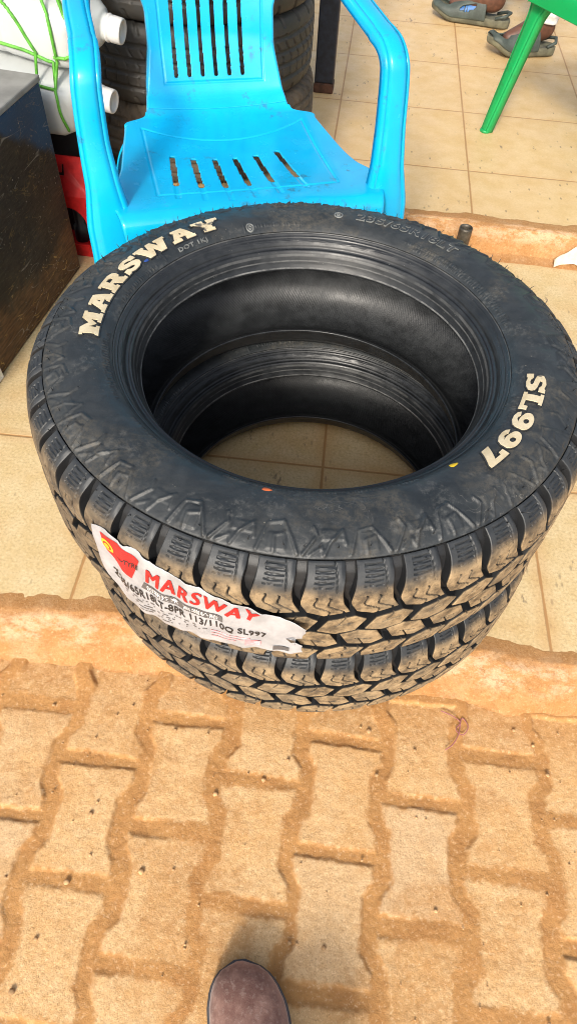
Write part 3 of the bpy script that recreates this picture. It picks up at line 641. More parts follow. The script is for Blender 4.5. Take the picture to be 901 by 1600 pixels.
link('paint_dot', blob_disc(-51.9, .2635, .0055, .0034), M['dot_y'], up); link('paint_dot', blob_disc(-98.5, .2660, .0055, .0036), M['dot_o'], up)

# paper label wrapped on the tread
LB0, LB1 = R_(-127.6), R_(-88.3); LBL = (LB1-LB0)*TR
def lab_edges(s):                     # s 0..1 -> top, bottom z (local)
    top = np.interp(s, [0,.06,.25,.5,.8,.93,1.0], [.187,.190,.189,.176,.158,.150,.147]); bot = np.interp(s, [0,.12,.22,.35,.6,.85,.95,1.], [.118,.060,.052,.056,.062,.072,.074,.086]); return top, bot
def lab_point(x, y, lift):            # label coordinates: x metres along, y 0..1 between bottom and top edges
    s = x/LBL; top, bot = lab_edges(s); th = LB0+x/TR; z = bot+(top-bot)*y
    a = np.abs(z-TW/2); rr = np.interp(a, UPP[:i_ring,1]-TW/2, UPP[:i_ring,0])
    wav = .0020*np.sin(s*37+y*2)+.0014*np.sin(s*61-y*4); curl = .012*sm(s, .88, 1.03)*(.4+.6*np.abs(y-.45))
    rr = rr+.0022+wav*.5+curl+lift
    return np.stack([rr*np.cos(th), rr*np.sin(th), z], -1)
def make_label():
    s = np.linspace(0, 1, 200); y = np.linspace(0, 1, 50); S, Y = np.meshgrid(s, y)
    X = S*LBL+vnoise(Y, S*0, 6, 3, 3)*.004*(sm(S, .93, 1)+sm(S, .05, 0)*.3); X = X+(S > .97)*(np.abs(Y-.42) < .16)*(-.012)*(1-np.abs(Y-.42)/.16)
    Yj = Y+(vnoise(S, 0*S, 26, 4, 6)*.03)*(np.abs(Y-.5)*2)**6
    o = link('paper_label', grid_mesh('paper_label', lab_point(X, Yj, 0.)), M['label'], up)
    md = o.modifiers.new('thick', 'SOLIDIFY'); md.thickness = .0003; md.offset = -1
    return o
label = make_label()
def lab_map(me, lift, x0, y0, sx, sy, slant=0.):
    subdiv_long(me, .35, 3) if sx else None
    v = verts_of(me); set_verts(me, lab_point(x0+v[:,0]*sx, y0+v[:,1]*sy+slant*v[:,0]*sx, lift)); return me
def lab_poly(name, pts, mat, lift):
    me = curve_mesh([pts], 0.); subdiv_long(me, .012, 5); v = verts_of(me); set_verts(me, lab_point(v[:,0], v[:,1], lift)); link(name, me, mat, label)
def lab_text(name, body, x0, x1, y0, h, mat, lift, offset=0., shear=0., spacing=1., y1=None):
    me = text_mesh(body, 1, 0, offset, shear, spacing); v = verts_of(me); a, b = v[:,0].min(), v[:,0].max(); hh = v[:,1].max()
    x = (v[:,0]-a)/(b-a)*(x1-x0); yy = y0+((y1 if y1 is not None else y0)-y0)*(v[:,0]-a)/(b-a)
    set_verts(me, np.stack([x0+x, yy+v[:,1]/hh*h, 0*x], 1)); subdiv_long(me, .02, 3); v = verts_of(me); set_verts(me, lab_point(v[:,0], v[:,1], lift)); link(name, me, mat, label)
L_ = LBL
lab_poly('red_panel', [(.012,.92),(.020,.70),(.052,.56),(.068,.90),(.04,.97)], M['lred'], .0006)
t_ = np.linspace(0, 2*np.pi, 22, endpoint=False)
lab_poly('gold_emblem', [(.0225+.0085*math.cos(a), .805+.075*math.sin(a)) for a in t_], M['lgold'], .0009)
lab_poly('emblem_mark', [(.0225+.0055*math.cos(a), .805+.047*math.sin(a)) for a in t_], M['lred'], .0011)
lab_poly('emblem_mark', [(.0225+.0035*math.cos(a), .805+.030*math.sin(a)) for a in t_], M['lgold'], .0013)
lab_text('brand_script', 'TYRE', .047, .065, .745, .07, M['lblack'], .0010, .02, .3)
lab_poly('brush_stroke', [(.030,.80),(.036,.77),(.042,.775),(.048,.79),(.044,.755),(.037,.755)], M['lblack'], .0010)
for k, dx in enumerate((-.0010, -.0005, 0, .0005, .0010)): lab_text('brand_name', 'MARSWAY', .074+dx, .206+dx, .655, .225, M['lred'], .0008+.00008*k, 0, .30, 1.18, .745)
lab_poly('grey_band', [(.064,.50),(.110,.50),(.165,.52),(.165,.64),(.110,.62),(.070,.62)], M['lgrey'], .0006)
lab_text('slogan', '创新技术  高端轮胎', .072, .160, .525, .075, M['lwhite'], .0010, .012, 0, 1., .545)
lab_text('size_line', '235/65R18LT-8PR 113/110Q SL997', .022, .214, .315, .125, M['lblack'], .0008, .022, 0, 1.05, .375)
for k in range(5):                    # small print
    y = .27-.045*k; segs = np.sort(np.random.default_rng(k+2).uniform(.030+.006*k, .15-.01*k, 34)).reshape(-1, 2)
    for a, b in segs:
        if b-a > .0012: lab_poly('small_print', [(a,y),(b,y),(b,y+.014),(a,y+.014)], M['lgrey'], .0007)
for k in range(3):
    y = .25-.06*k; lab_poly('pink_print', [(.150,y),(.196-.008*k,y+.01),(.196-.008*k,y+.026),(.150,y+.016)], M['lpink'], .0007)
lab_poly('pink_print', [(.190,.10),(.208,.12),(.208,.24),(.190,.23)], M['lpink'], .0009)
lab_poly('grey_print', [(.222,.06),(.240,.10),(.240,.20),(.222,.20)], M['lgrey'], .0008)
lab_text('slogan_script', 'xxxxx', .180, .200, .62, .05, M['lblack'], .0010, 0, .3) if 0 else None

# ------------------------------------------------------------------ plastic chairs
def sweep_channel(path, widths, lip, side=(1,0,0)):
    P = np.asarray(path, float); n = len(P); T = np.gradient(P, axis=0); T /= np.linalg.norm(T, axis=1)[:,None]; out = []
    widths = np.broadcast_to(widths, (n,)); lips = np.broadcast_to(lip, (n,))
    for k in range(n):
        S = np.array(side, float); S -= T[k]*(S@T[k]); S /= np.linalg.norm(S); N = np.cross(T[k], S); w2 = widths[k]/2; l = lips[k]
        row = []
        for a, b in ((-1,-l),(-1,-.008),(-.985,-.004),(-.92,-.0008),(-.84,0),(-.78,-.0016),(-.72,0),(-.4,.0012),(0,.0016),(.4,.0012),(.72,0),(.78,-.0016),(.84,0),(.92,-.0008),(.985,-.004),(1,-.008),(1,-l)): row.append(P[k]+S*a*w2+N*b)
        out.append(row)
    return np.array(out)
def seat_sheet(n=380, nu=150):
    path = interp_path([(-.078,.350),(-.075,.388),(-.062,.404),(-.035,.408),(.05,.404),(.14,.400),(.22,.401),(.275,.404),(.31,.409),(.338,.424),(.351,.452),(.358,.500),(.366,.560),(.385,.66),(.405,.76),(.425,.86)], 1200)
    L = np.concatenate([[0], np.cumsum(np.linalg.norm(np.diff(path, axis=0), axis=1))]); s = np.linspace(0, L[-1], n)
    y = np.interp(s, L, path[:,0]); z = np.interp(s, L, path[:,1]); T = np.stack([np.gradient(y, s), np.gradient(z, s)], 1); N = np.stack([-T[:,1], T[:,0]], 1)
    s_at = lambda yy, zz: float(s[np.argmin((y-yy)**2+(z-zz)**2)])
    ks = [0, s_at(-.062,.404), s_at(0,.406), s_at(.04,.404), s_at(.07,.404), s_at(.11,.402), s_at(.2,.401), s_at(.268,.404), s_at(.280,.4045), s_at(.286,.405), s_at(.289,.405), s_at(.292,.406), s_at(.31,.409), s_at(.351,.452), s_at(.358,.50), s_at(.366,.56), s_at(.385,.66), s_at(.405,.76), s_at(.418,.83), s_at(.423,.85), s[-1]]
    ws = [.215,.222,.236,.232,.216,.208,.196,.186,.182,.174,.158,.144,.138,.128,.118,.117,.15,.185,.185,.16,.10]
    wd = np.interp(s, ks, ws); kw = max(3, int(round(7*n/380))//2*2+1); wd2 = np.convolve(np.pad(wd, kw//2, mode='edge'), np.ones(kw)/kw, 'valid')
    u = np.linspace(-1, 1, nu); cols = []
    ext = [(.0025,.002),(.0045,.007),(.005,.014),(.005,.030)]
    X = wd2[:,None]*u; D = np.zeros_like(X)
    steep = np.clip(1.3-np.abs(np.gradient(wd2, s))/.8, .0, 1); steep = np.minimum.reduce([np.roll(steep, k_) for k_ in range(-6, 7)])
    steep = steep*(1-.75*(1-sm(y, -.02, .09)))
    for e, d in ext: X = np.hstack([-(wd2+e)[:,None], X, (wd2+e)[:,None]]); D = np.hstack([-d*steep[:,None], D, -d*steep[:,None]])
    Y = np.repeat(y[:,None], X.shape[1], 1); Z = np.repeat(z[:,None], X.shape[1], 1); isseat = (Y < .30)
    aX = np.abs(X)
    Dd = D.copy()
    Dd += np.where(Z < .42, -.006*np.maximum(0, 1-(aX/.17)**2)*sm(Y, -.05, .08)*(1-sm(Y, .26, .34)), 0)
    Dd += np.where(Z > .44, -.016*np.clip(1-(aX/.12)**2, -1, 1)*sm(Z, .44, .52), 0)      # back hollowed
    Dd += np.where((Z >= .404) & (Y > .29), .010*(aX/.13)**2*sm(Y, .29, .33)*(1-sm(Z, .43, .50)), 0)
    # outlined panels
    yb = .205+.048*(aX/.15)**2
    q = np.maximum(np.maximum(aX-.158, Y-yb), -.004-Y); Dd -= .0020*(1-sm(np.abs(q)-.0008, 0, .0022))*(Z < .42)
    qb = np.maximum(aX-.098-.05*sm(Z, .56, .8), .443-Z); Dd -= .0018*(1-sm(np.abs(qb)-.0008, 0, .0022))*(Z > .43)
    # slots
    hole = np.zeros(X.shape, bool); chan = np.zeros_like(X)
    for t, b, yt, ybm in ((-.115,-.122,.150,.033),(-.078,-.080,.139,.020),(-.039,-.038,.134,.014),(-.001,.004,.134,.017),(.039,.047,.139,.024),(.081,.094,.148,.036)):
        f = (Y-ybm)/(yt-ybm); xc = b+(t-b)*f; inside = (Z < .42)
        fc = np.clip(f, .035, .965); d = np.hypot(X-(b+(t-b)*fc), Y-(ybm+(yt-ybm)*fc))
        hole |= inside & (d < .0046); chan = np.maximum(chan, np.where(inside & (f < .02) & (f > -.45), 1-sm(np.abs(X-xc)-.003, 0, .002), 0))
    for b in np.linspace(-.0745, .0575, 6):
        f = np.clip(Z, .456, .80); xc = b*(1-.25*(f-.453)); d = np.hypot(X-xc, Z-f); hole |= (Z > .44) & (d < .0036)
    Dd -= .0014*chan
    P = np.stack([X, Y+N[:,0,None]*Dd, Z+N[:,1,None]*Dd], -1)
    keep = ~(hole[:-1,:-1] | hole[1:,1:] | hole[:-1,1:] | hole[1:,:-1]) | False
    split = int(np.argmin((y-.312)**2+(z-.410)**2))
    return P, keep, split
def arm_path(s):
    k = (-.002 if s < 0 else -.006); k2 = (-.020 if s < 0 else -.011); kb = .008 if s < 0 else 0
    return interp_path([(.205*s+k2,.352,.655),(.212*s+k2,.25,.650),(.220*s+k2,.15,.638),(.231*s+k*.7+k2*.3,.06,.622),(.237*s+k,.022,.613),(.240*s+k,-.006,.595),(.243*s+k,-.014,.565),(.245*s+k,-.022,.50),(.246*s+k+kb*.5,-.034,.43),(.248*s+k+kb,-.046,.34),(.250*s+k+kb,-.055,.24),(.253*s+k+kb,-.062,.15)], 80)
def make_chair(mat, arms, name, label, loc, rz, group=None):
    root = empty(name, loc, rz, label, 'chair', group)
    P, keep, sp = seat_sheet(620, 250) if arms else seat_sheet()
    for nm, sl, kk in (('seat', slice(0, sp+1), slice(0, sp)), ('backrest', slice(sp, None), slice(sp, None))):
        o = link(nm, grid_mesh(nm, P[sl], keep=keep[kk]), mat, root)
        md = o.modifiers.new('thick', 'SOLIDIFY'); md.thickness = .0035; md.offset = -1
    for s in (-1, 1):
        if arms:
            pa = arm_path(s); zz = pa[:,2]; wd = np.where(pa[:,1] > .05, .035, np.interp(-zz, [-.60,-.56,-.50,-.44,-.38,-.30,-.15], [.038,.040,.042,.050,.072,.072,.060]))
            o = link('armrest', grid_mesh('armrest', sweep_channel(pa, wd, np.interp(np.linspace(0,1,80), [0,.4,.5,1],[.014,.016,.020,.024]))), mat, root)
            md = o.modifiers.new('thick', 'SOLIDIFY'); md.thickness = .003; md.offset = -1
            k = (.006 if s < 0 else -.006); fl = interp_path([(.253*s+k,-.062,.15),(.258*s+k,-.068,.08),(.264*s+k,-.074,.0)], 20); w0 = np.linspace(.060,.042,20)
        else:
            fl = interp_path([(.205*s,-.035,.385),(.212*s,-.045,.33),(.228*s,-.056,.22),(.245*s,-.068,.10),(.258*s,-.078,.0)], 40); w0 = np.interp(np.linspace(0,1,40), [0,.15,.3,1], [.12,.075,.046,.026])
        o = link('leg', grid_mesh('leg', sweep_channel(fl, w0, .022)), mat, root); md = o.modifiers.new('thick', 'SOLIDIFY'); md.thickness = .003; md.offset = -1
        if not arms: link('foot_pad', lathe('foot_pad', [(0,0),(.016,0),(.017,.003),(.016,.007),(0,.008)], 20), mat, root, (.258*s,-.078+.006,0))
        bl = interp_path([(.152*s,.262,.385),(.185*s,.285,.33),(.205*s,.325,.20),(.222*s,.372,.0)], 30)
        o = link('leg', grid_mesh('leg', sweep_channel(bl[::-1], np.linspace(.036,.052,30), .018, (1,.25*s,0))), mat, root); md = o.modifiers.new('thick', 'SOLIDIFY'); md.thickness = .003; md.offset = -1
    return root
make_chair(M['blue'], True, 'plastic_chair', 'sky blue plastic armchair with slotted seat behind the tyres', (-.11,1.145,0), R_(16.9))
make_chair(M['green'], False, 'plastic_chair', 'green plastic chair with scuffed leg beside the sandalled feet', (.716,2.075,ZU), R_(-60))

# ------------------------------------------------------------------ older tyres
def make_old(name, R, Wd, groovek, mat, label, group):
    hw = Wd/2
    up_ = np.array([(R,0),(R-.001,hw*.55),(R-.006,hw*.80),(R-.018,hw*.93),(R-.045,hw*1.0),(R-.08,hw*.98),(R-.105,hw*.86),(R-.118,hw*.72),(R-.124,hw*.60)])
    half, s = resample(up_, .0022); prof = np.vstack([np.stack([half[1:,0], -half[1:,1]], 1)[::-1], half]); arc = np.concatenate([-s[1:][::-1], s])
    n = 900; th = np.arange(n)/n*2*np.pi; TH, A = np.meshgrid(th, arc); a = np.abs(A); S = TH/(2*np.pi)*66; H = np.zeros_like(A)
    for g in ((.014, .045) if groovek else (0., .032, .058)): H = np.minimum(H, -.006*(1-sm(np.abs(a-g)-.0035, 0, .002)))
    f = S+.25*tri(A*14)+A*9; d = np.abs(f-np.round(f))*2*np.pi*R/66-.0011
    ok = (a < hw*.55) if groovek else ((a > .036) & (a < hw*1.05)); H = np.where(ok, np.minimum(H, -.004*(1-sm(d, 0, .0022))), H)
    f2 = S*.5+.3*A/.06; d = np.abs(f2-np.round(f2))*4*np.pi*R/66-.003; H = np.where((a > .066) & (a < hw*1.2), np.minimum(H, -.0035*(1-sm(d, 0, .003))), H)
    root = empty(name, (0,0,0), 0, label, 'tyre', group)
    link('tread', revolve('tread', prof, normals2(prof), H, th, arc), mat, root)
    inn = interp_path([(R-.124,hw*.60),(R-.119,hw*.55),(R-.09,hw*.78),(R-.05,hw*.82),(R-.02,hw*.6),(R-.014,0)], 24); inn = np.vstack([inn, np.stack([inn[1:-1,0]*1, -inn[1:-1,1]], 1)[::-1], [[R-.124,-hw*.60]]])
    th2 = np.arange(160)/160*2*np.pi; link('inner_liner', revolve('inner_liner', inn, normals2(inn), 0*th2[None]+np.zeros((len(inn),1)), th2, np.arange(len(inn))*.01), mat, root)
    return root
G2 = 'used tyres piled behind the blue chair'
o1 = make_old('car_tyre', .332, .186, 1, M['oldtyre'], 'second tyre up in the dark pile, resting on the brown dusty one', G2); SX, SY = -.362, 2.10
o1.location = (SX, SY, ZU+.190+.090)
ob = make_old('car_tyre', .338, .192, 0, M['oldtyre_dusty'], 'brown dusty tyre at the bottom of the dark pile behind the blue chair', G2); ob.location = (SX+.004, SY+.01, ZU+.095)
ob.rotation_euler = (0,0,.4)
c = copy_tree(o1); c.location = (SX+.006, SY-.012, ZU+.190+.180+.092); c.rotation_euler = (0,0,1.3); c['label'] = 'third tyre up in the dark pile, level with the blue backrest slots'
c = copy_tree(o1); c.location = (SX-.004, SY+.008, ZU+.190+.180*2+.094); c.rotation_euler = (0,0,2.2); c['label'] = 'topmost tyre of the dark pile behind the blue chair'

# ------------------------------------------------------------------ crate, block, jerrycans, red stand, post
def crate():
    root = empty('wooden_crate', (-.566,1.478,0), R_(-9.0), 'dark navy and brown worn painted crate left of the tyres', 'crate')
    Wc, Dc, Hc = .60, .62, .432; bm = bmesh.new(); bmesh.ops.create_grid(bm, x_segments=1, y_segments=1, size=.5); bm.free()
    link('body', box_mesh('body', (Wc, Dc, Hc-.012), .006, 2, center=(-Wc/2, -Dc/2, (Hc-.012)/2)), M['crate'], root)
    link('lid', box_mesh('lid', (Wc+.004, Dc+.004, .012), .003, 2, center=(-Wc/2, -Dc/2, Hc-.006)), M['crate_top'], root)
crate()
ws = box_mesh('white_strip', (.006,.05,.30), .002, 1, center=(0,0,.15)); link('white_strip', ws, M['white_strip'], None, (-.633,1.035,.0), R_(-9)); wso = SC.objects['white_strip']
wso.rotation_euler = (R_(0), R_(-3), R_(-9)); tag(wso, 'chipped white strip leaning on the dark crate', 'strip')
tag(link('timber_block', box_mesh('timber_block', (.42,.085,.273), .006, 2, center=(0,0,.1365)), M['black'], None, (-.725,1.672,0), R_(-3)), 'black block hidden under the milky jerrycans', 'block')
def se_ring(a, b, p, n):
    t = np.linspace(0, 2*np.pi, n, endpoint=False); c, s = np.cos(t), np.sin(t)
    return np.stack([a*np.sign(c)*np.abs(c)**(2/p), b*np.sign(s)*np.abs(s)**(2/p)], 1)
def jerrycan_meshes():
    # axis +X, thickness along Z; neck offset to +Y... local: x length, y width, z thickness
    rows = []; n = 48
    for x, a, b, p, oy in [(q[0], q[1]*(.86 if q[0] < .125 else 1), q[2]*(.86 if q[0] < .125 else 1), q[3], q[4]*.78) for q in ((-.150,.0,.0,4,0),(-.150,.060,.048,5,0),(-.146,.078,.062,5,0),(-.135,.084,.068,5,0),(-.06,.086,.070,5,0),(-.05,.084,.068,5,0),(-.04,.086,.070,5,0),(.05,.086,.070,5,0),(.085,.083,.067,4.5,.002),(.108,.070,.058,4,.012),(.122,.052,.044,3,.026),(.130,.034,.032,2.4,.036),(.134,.026,.026,2,.038),(.142,.024,.024,2,.038),(.142,.0,.0,2,.038))]:
        r = se_ring(a, b, p, n); rows.append(np.stack([np.full(n, x), r[:,0]+oy, r[:,1]], 1))
    body = grid_mesh('body', interp_rows(np.array(rows), 3), wrap=True)
    neck = []
    for x, r in ((.140,.020),(.140,.0255),(.143,.0265),(.146,.0255),(.147,.0240),(.150,.0240),(.151,.0250),(.170,.0245),(.173,.0235),(.173,.019),(.166,.018),(.166,.0)):
        c_ = se_ring(r, r, 2, n); neck.append(np.stack([np.full(n, x), c_[:,0]+.0296, c_[:,1]], 1))
    return body, grid_mesh('cap', np.array(neck), wrap=True)
def interp_rows(R3, k):
    out = []
    for i in range(len(R3)-1):
        for j in range(k): out.append(R3[i]+(R3[i+1]-R3[i])*j/k)
    out.append(R3[-1]); return np.array(out)
JB, JC = jerrycan_meshes(); jugs = []
JL = ['milky plastic jerrycan lying lowest in the bundle on the black block', 'milky plastic jerrycan in the middle of the tied bundle, neck to the right', 'milky plastic jerrycan on top of the tied bundle']
for k, (x, y, z, ry, rz, rx) in enumerate(((-.634,1.632,.245+.101,R_(6),R_(-14),0),(-.600,1.640,.245+.236,R_(8),R_(-9),0),(-.640,1.65,.245+.373,R_(2),R_(-14),0))):
    j = empty('plastic_jerrycan', (x,y,z), 0, JL[k], 'jerrycan', 'milky jerrycans tied with green twine'); j.rotation_euler = (0,0,rz)
    for nm, me, mt in (('body', JB, M['jug']), ('cap', JC, M['jugcap'])):
        o = link(nm, me, mt, j); o.rotation_euler = (R_(12), ry, 0)
    jugs.append(j)
bpy.context.view_layer.update()
jv, jf = [], []
for j in jugs:
    for ch in [c for c in SC.objects if c.parent == j]:
        b = len(jv); jv += [ch.matrix_world @ v.co for v in ch.data.vertices]; jf += [[b+i for i in p.vertices] for p in ch.data.polygons]
BV = BVHTree.FromPolygons(jv, jf)
def on_jug(p, lift=.003):            # nearest point of the bundle's surface
    c, n, i, d = BV.find_nearest(Vector(p)); dirn = (Vector(p)-c); dirn = dirn.normalized() if dirn.length > 1e-5 else n
    return np.array(c+dirn*lift)
def twine(pts, r=.0032):
    pts = interp_path(pts, 40); return tube('twine', [on_jug(p) for p in pts], r, 6)
tw = [twine([(-.56,1.52,.66),(-.545,1.52,.58),(-.55,1.52,.50),(-.555,1.535,.42),(-.56,1.54,.34),(-.555,1.56,.29)]), twine([(-.66,1.52,.60),(-.63,1.52,.50),(-.60,1.52,.42),(-.56,1.53,.40)]),
      twine([(-.49,1.50,.60),(-.478,1.51,.54),(-.475,1.52,.47),(-.47,1.53,.42)]), twine([(-.56,1.53,.425),(-.50,1.53,.425),(-.46,1.55,.43)]), twine([(-.49,1.51,.575),(-.46,1.52,.595),(-.44,1.55,.60)],.004), twine([(-.70,1.54,.44),(-.63,1.54,.43),(-.56,1.54,.41)])]
tag(link('green_twine', join_meshes('green_twine', tw), M['string']), 'bright green twine tied round the milky jerrycans', 'twine')

def red_stand():
    root = empty('jack_stand', (-.588,1.530,0), R_(-4), 'red painted metal stand with arched opening beside the crate', 'stand')
    # folded sheet panel with an arch and a slot, cut as outline loops
    w = .16; out = [(-w/2,0),(w/2,0),(w/2-.012,.155),(w/2-.02,.235),(-w/2+.02,.235),(-w/2+.012,.155)]
    a = np.linspace(0, np.pi, 14); arch = [(-.042,.032),(.042,.032)]+[(.042*math.cos(x), .085+.042*math.sin(x)) for x in a]
    slot = [(-.022,.195),(-.022,.218),(-.016,.218),(-.016,.202),(-.002,.202),(-.002,.218),(.004,.218),(.004,.195)]
    me = curve_mesh([out, arch, slot], .002); v = verts_of(me); set_verts(me, np.stack([v[:,0], v[:,2]*1-.0*v[:,1]+.03*sm(v[:,1], .15, .24), v[:,1]], 1)); link('front_panel', flat_shade(me), M['red'], root)
    link('base', box_mesh('base', (.17,.10,.012), .002, 1, center=(0,.052,.006)), M['red'], root); link('back_panel', box_mesh('back_panel', (.13,.004,.225), .001, 1, center=(0,.095,.120)), M['black'], root)
    link('screw', lathe('screw', [(.0,.012),(.018,.012),(.018,.05),(.012,.055),(.012,.12),(.02,.125),(.02,.15),(0,.152)], 20), M['black'], root, (.0,.055,0))
red_stand()
pr = empty('steel_post', (.010,2.480,ZU), R_(-4), 'dark blue steel post with rusty foot right of the piled tyres', 'post')
link('shaft', box_mesh('shaft', (.062,.05,1.25), .004, 2, center=(0,0,.655)), M['post'], pr); link('foot', box_mesh('foot', (.065,.053,.030), .004, 2, center=(0,0,.015)), M['rust'], pr)

# ------------------------------------------------------------------ small things on the porch
pp = lathe('pipe_stub', [(.0145,0),(.0165,0),(.0170,.080),(.0165,.086),(.0145,.086),(.0138,.078),(.0138,.004),(0,.004)], 28)
tag(link('pipe_stub', pp, M['steel'], None, (.400,1.650,0)), 'short rusty pipe stub standing at the foot of the step', 'pipe')
def paper():
    bm = bmesh.new(); pts = [(0,0),(.10,.012),(.155,-.012),(.15,.05),(.075,.062),(.045,.028)]
    n = 26; P = np.zeros((12, n, 3)); 
    for i in range(12):
        for k in range(n):
            a = i/11; b = k/(n-1); x = -.02+.16*b; y = (-.02+.012*math.sin(b*5))+a*(.018+.055*b); P[i,k] = (x, y, .010+.85*max(0,y+.015)+.004*math.sin(9*b+3*a)+.002*math.sin(23*b))
    o = link('paper_scrap', grid_mesh('paper_scrap', P), M['paper'], None, (.668,1.640,.0), R_(-4)); md = o.modifiers.new('t','SOLIDIFY'); md.thickness = .0006
    tag(o, 'torn cream paper scrap lying at the step on the right', 'paper')
paper()
th_ = interp_path([(.270,.415,0),(.288,.408,0),(.300,.398,0),(.292,.386,0),(.302,.378,0),(.312,.392,0),(.303,.405,0),(.296,.380,0),(.285,.362,0),(.272,.352,0)], 60); th_[:,2] = PAVE_Z+.0095
tag(link('pink_thread', tube('pink_thread', th_, .0008, 6), M['pink']), 'tangled pink thread on the sand below the kerb', 'thread')
ms = []
for k in range(90):
    x, y = random.uniform(-.5,.52), random.uniform(-.02,.44); r = random.choice((.0012,.0016,.002,.0028)) if k > 8 else random.uniform(.003,.0045)
    bm = bmesh.new(); bmesh.ops.create_icosphere(bm, subdivisions=2, radius=r)
    for v in bm.verts: v.co = Vector((v.co.x*(1+random.uniform(-.2,.25))+x, v.co.y*(1+random.uniform(-.2,.2))+y, v.co.z*.75+PAVE_Z+.0065))
    me = bpy.data.meshes.new('p'); bm.to_mesh(me); bm.free(); ms.append(me)
tag(link('pebbles', join_meshes('pebbles', ms), M['pebble']), 'loose tan grit scattered over the paving', 'grit', kind='stuff')

# ------------------------------------------------------------------ people
def skin_body(name, verts, edges, radii, mat, parent=None, sub=2, root=0):
    me = bpy.data.meshes.new(name); me.from_pydata(verts, edges, []); o = link(name, me, mat, parent)
    o.modifiers.new('skin', 'SKIN'); lay = me.skin_vertices[0].data
    for k, r in enumerate(radii): lay[k].radius = (r, r) if not isinstance(r, tuple) else r
    lay[root].use_root = True
    md = o.modifiers.new('sub', 'SUBSURF'); md.levels = sub; md.render_levels = sub
    bpy.context.view_layer.update(); dg = bpy.context.evaluated_depsgraph_get(); m2 = bpy.data.meshes.new_from_object(o.evaluated_get(dg))
    bpy.data.objects.remove(o); 
    for p in m2.polygons: p.use_smooth = True
    m2.materials.clear(); return m2
def loft(rows, name): return grid_mesh(name, np.array(rows), wrap=True)
def foot_frame(toe, heel):
    t, h = np.array(toe, float), np.array(heel, float); d = t-h; L = np.linalg.norm(d[:2]); a = math.atan2(d[1], d[0]); return h, L, a
def sandal(toe, heel, zf, label, lift=0.):
    h, L, a = foot_frame(toe, heel); root = empty('sandal', (h[0], h[1], zf), a, None, None)
    xs = np.linspace(0, 1, 22); hwid = np.interp(xs, [0,.03,.12,.3,.5,.7,.85,.95,1], [.012,.026,.036,.036,.038,.048,.046,.032,.010]); cen = np.interp(xs, [0,.5,1], [0,.002,-.004])
    toeup = .028*sm(xs, .70, 1.0)+lift*sm(xs, .55, 1.)
    rows = []
    for k, x in enumerate(xs):
        w, c_, t = hwid[k], cen[k], toeup[k]; th = .034-.006*sm(x, .5, 1)
        rows.append([(x*L, c_-w*.90, t), (x*L, c_-w, t+.008), (x*L, c_-w*1.06, t+th*.6), (x*L, c_-w*1.03, t+th), (x*L, c_-w*.85, t+th-.003), (x*L, c_, t+th-.008), (x*L, c_+w*.85, t+th-.003), (x*L, c_+w*1.03, t+th), (x*L, c_+w*1.06, t+th*.6), (x*L, c_+w, t+.008), (x*L, c_+w*.90, t)])
    P = np.array(rows); P = np.concatenate([np.repeat(P[:1].mean(1, keepdims=True), 11, 1), P, np.repeat(P[-1:].mean(1, keepdims=True), 11, 1)])
    o = link('sole', grid_mesh('sole', P, wrap=True), M['foamsole'], root); md = o.modifiers.new('s','SUBSURF'); md.levels = md.render_levels = 1
    # footbed visible through the toe opening
    fb = []
    for k, x in enumerate(xs[1:-1]):
        w, c_, t = hwid[k+1]*.82, cen[k+1], toeup[k+1]+.030-.006*sm(x, .5, 1); fb.append([(x*L, c_-w, t-.001),(x*L, c_-w*.5, t-.003),(x*L, c_, t-.004),(x*L, c_+w*.5, t-.003),(x*L, c_+w, t-.001)])
    o = link('footbed', grid_mesh('footbed', np.array(fb), flip=True), M['footbed'], root); md = o.modifiers.new('t','SOLIDIFY'); md.thickness = .002
    # upper: arch over the instep with windows
    xu = np.linspace(.30, .965, 40); na = 36; ang = np.linspace(0, np.pi, na); rows = []
    hole = np.zeros((40, na), bool)
    for k, x in enumerate(xu):
        w = np.interp(x, xs, hwid)*1.05; c_ = np.interp(x, xs, cen); t = np.interp(x, xs, toeup); hgt = np.interp(x, [.30,.40,.55,.75,.9,.965], [.094,.092,.078,.052,.036,.022])-.012
        rows.append([(x*L+(.03*(1-abs(math.cos(q)))-.0)*(1 if x < .45 else 0)*(.45-x)/.15, c_-w*math.cos(q), t+.020+hgt*math.sin(q)**.75) for q in ang])
        for j, q in enumerate(ang):
            qd = math.degrees(q)
            if ((x-.81)/.105)**2+((qd-85)/46)**2 < 1: hole[k,j] = True              # open toe window
            for s in (28, 152):
                if ((x-.53)/.085)**2+((qd-s)/8)**2 < 1: hole[k,j] = True
    P = np.array(rows); keep = ~(hole[:-1,:-1] | hole[1:,1:])
    o = link('upper', grid_mesh('upper', P, keep=keep), M['foam'], root); md = o.modifiers.new('t','SOLIDIFY'); md.thickness = .006; md.offset = 0; md2 = o.modifiers.new('s','SUBSURF'); md2.levels = md2.render_levels = 1
    # blue lining in the side windows
    rows = [[(x*L, np.interp(x, xs, cen)-np.interp(x, xs, hwid)*.94*math.cos(q), np.interp(x, xs, toeup)+.022+(np.interp(x, [.30,.55,.75], [.085,.070,.045])-.018)*math.sin(q)**.75) for q in np.linspace(0, np.pi, 25)] for x in np.linspace(.40,.72,16)]
    P = np.array(rows); o = link('lining', grid_mesh('lining', P), M['bluefoam'], root); md = o.modifiers.new('t','SOLIDIFY'); md.thickness = .002
    # ribs across the windows
    rb = []
    for x in (.48,.51,.54,.57):
        for s in (-1, 1):
            w = np.interp(x, xs, hwid)*1.03; rb.append(tube('r', [(x*L, s*w*.98, .030), (x*L, s*w*.93, .046), (x*L, s*w*.72, .062)], .0022, 6))
    for r_ in rb: link('rib', r_, M['foam'], root)
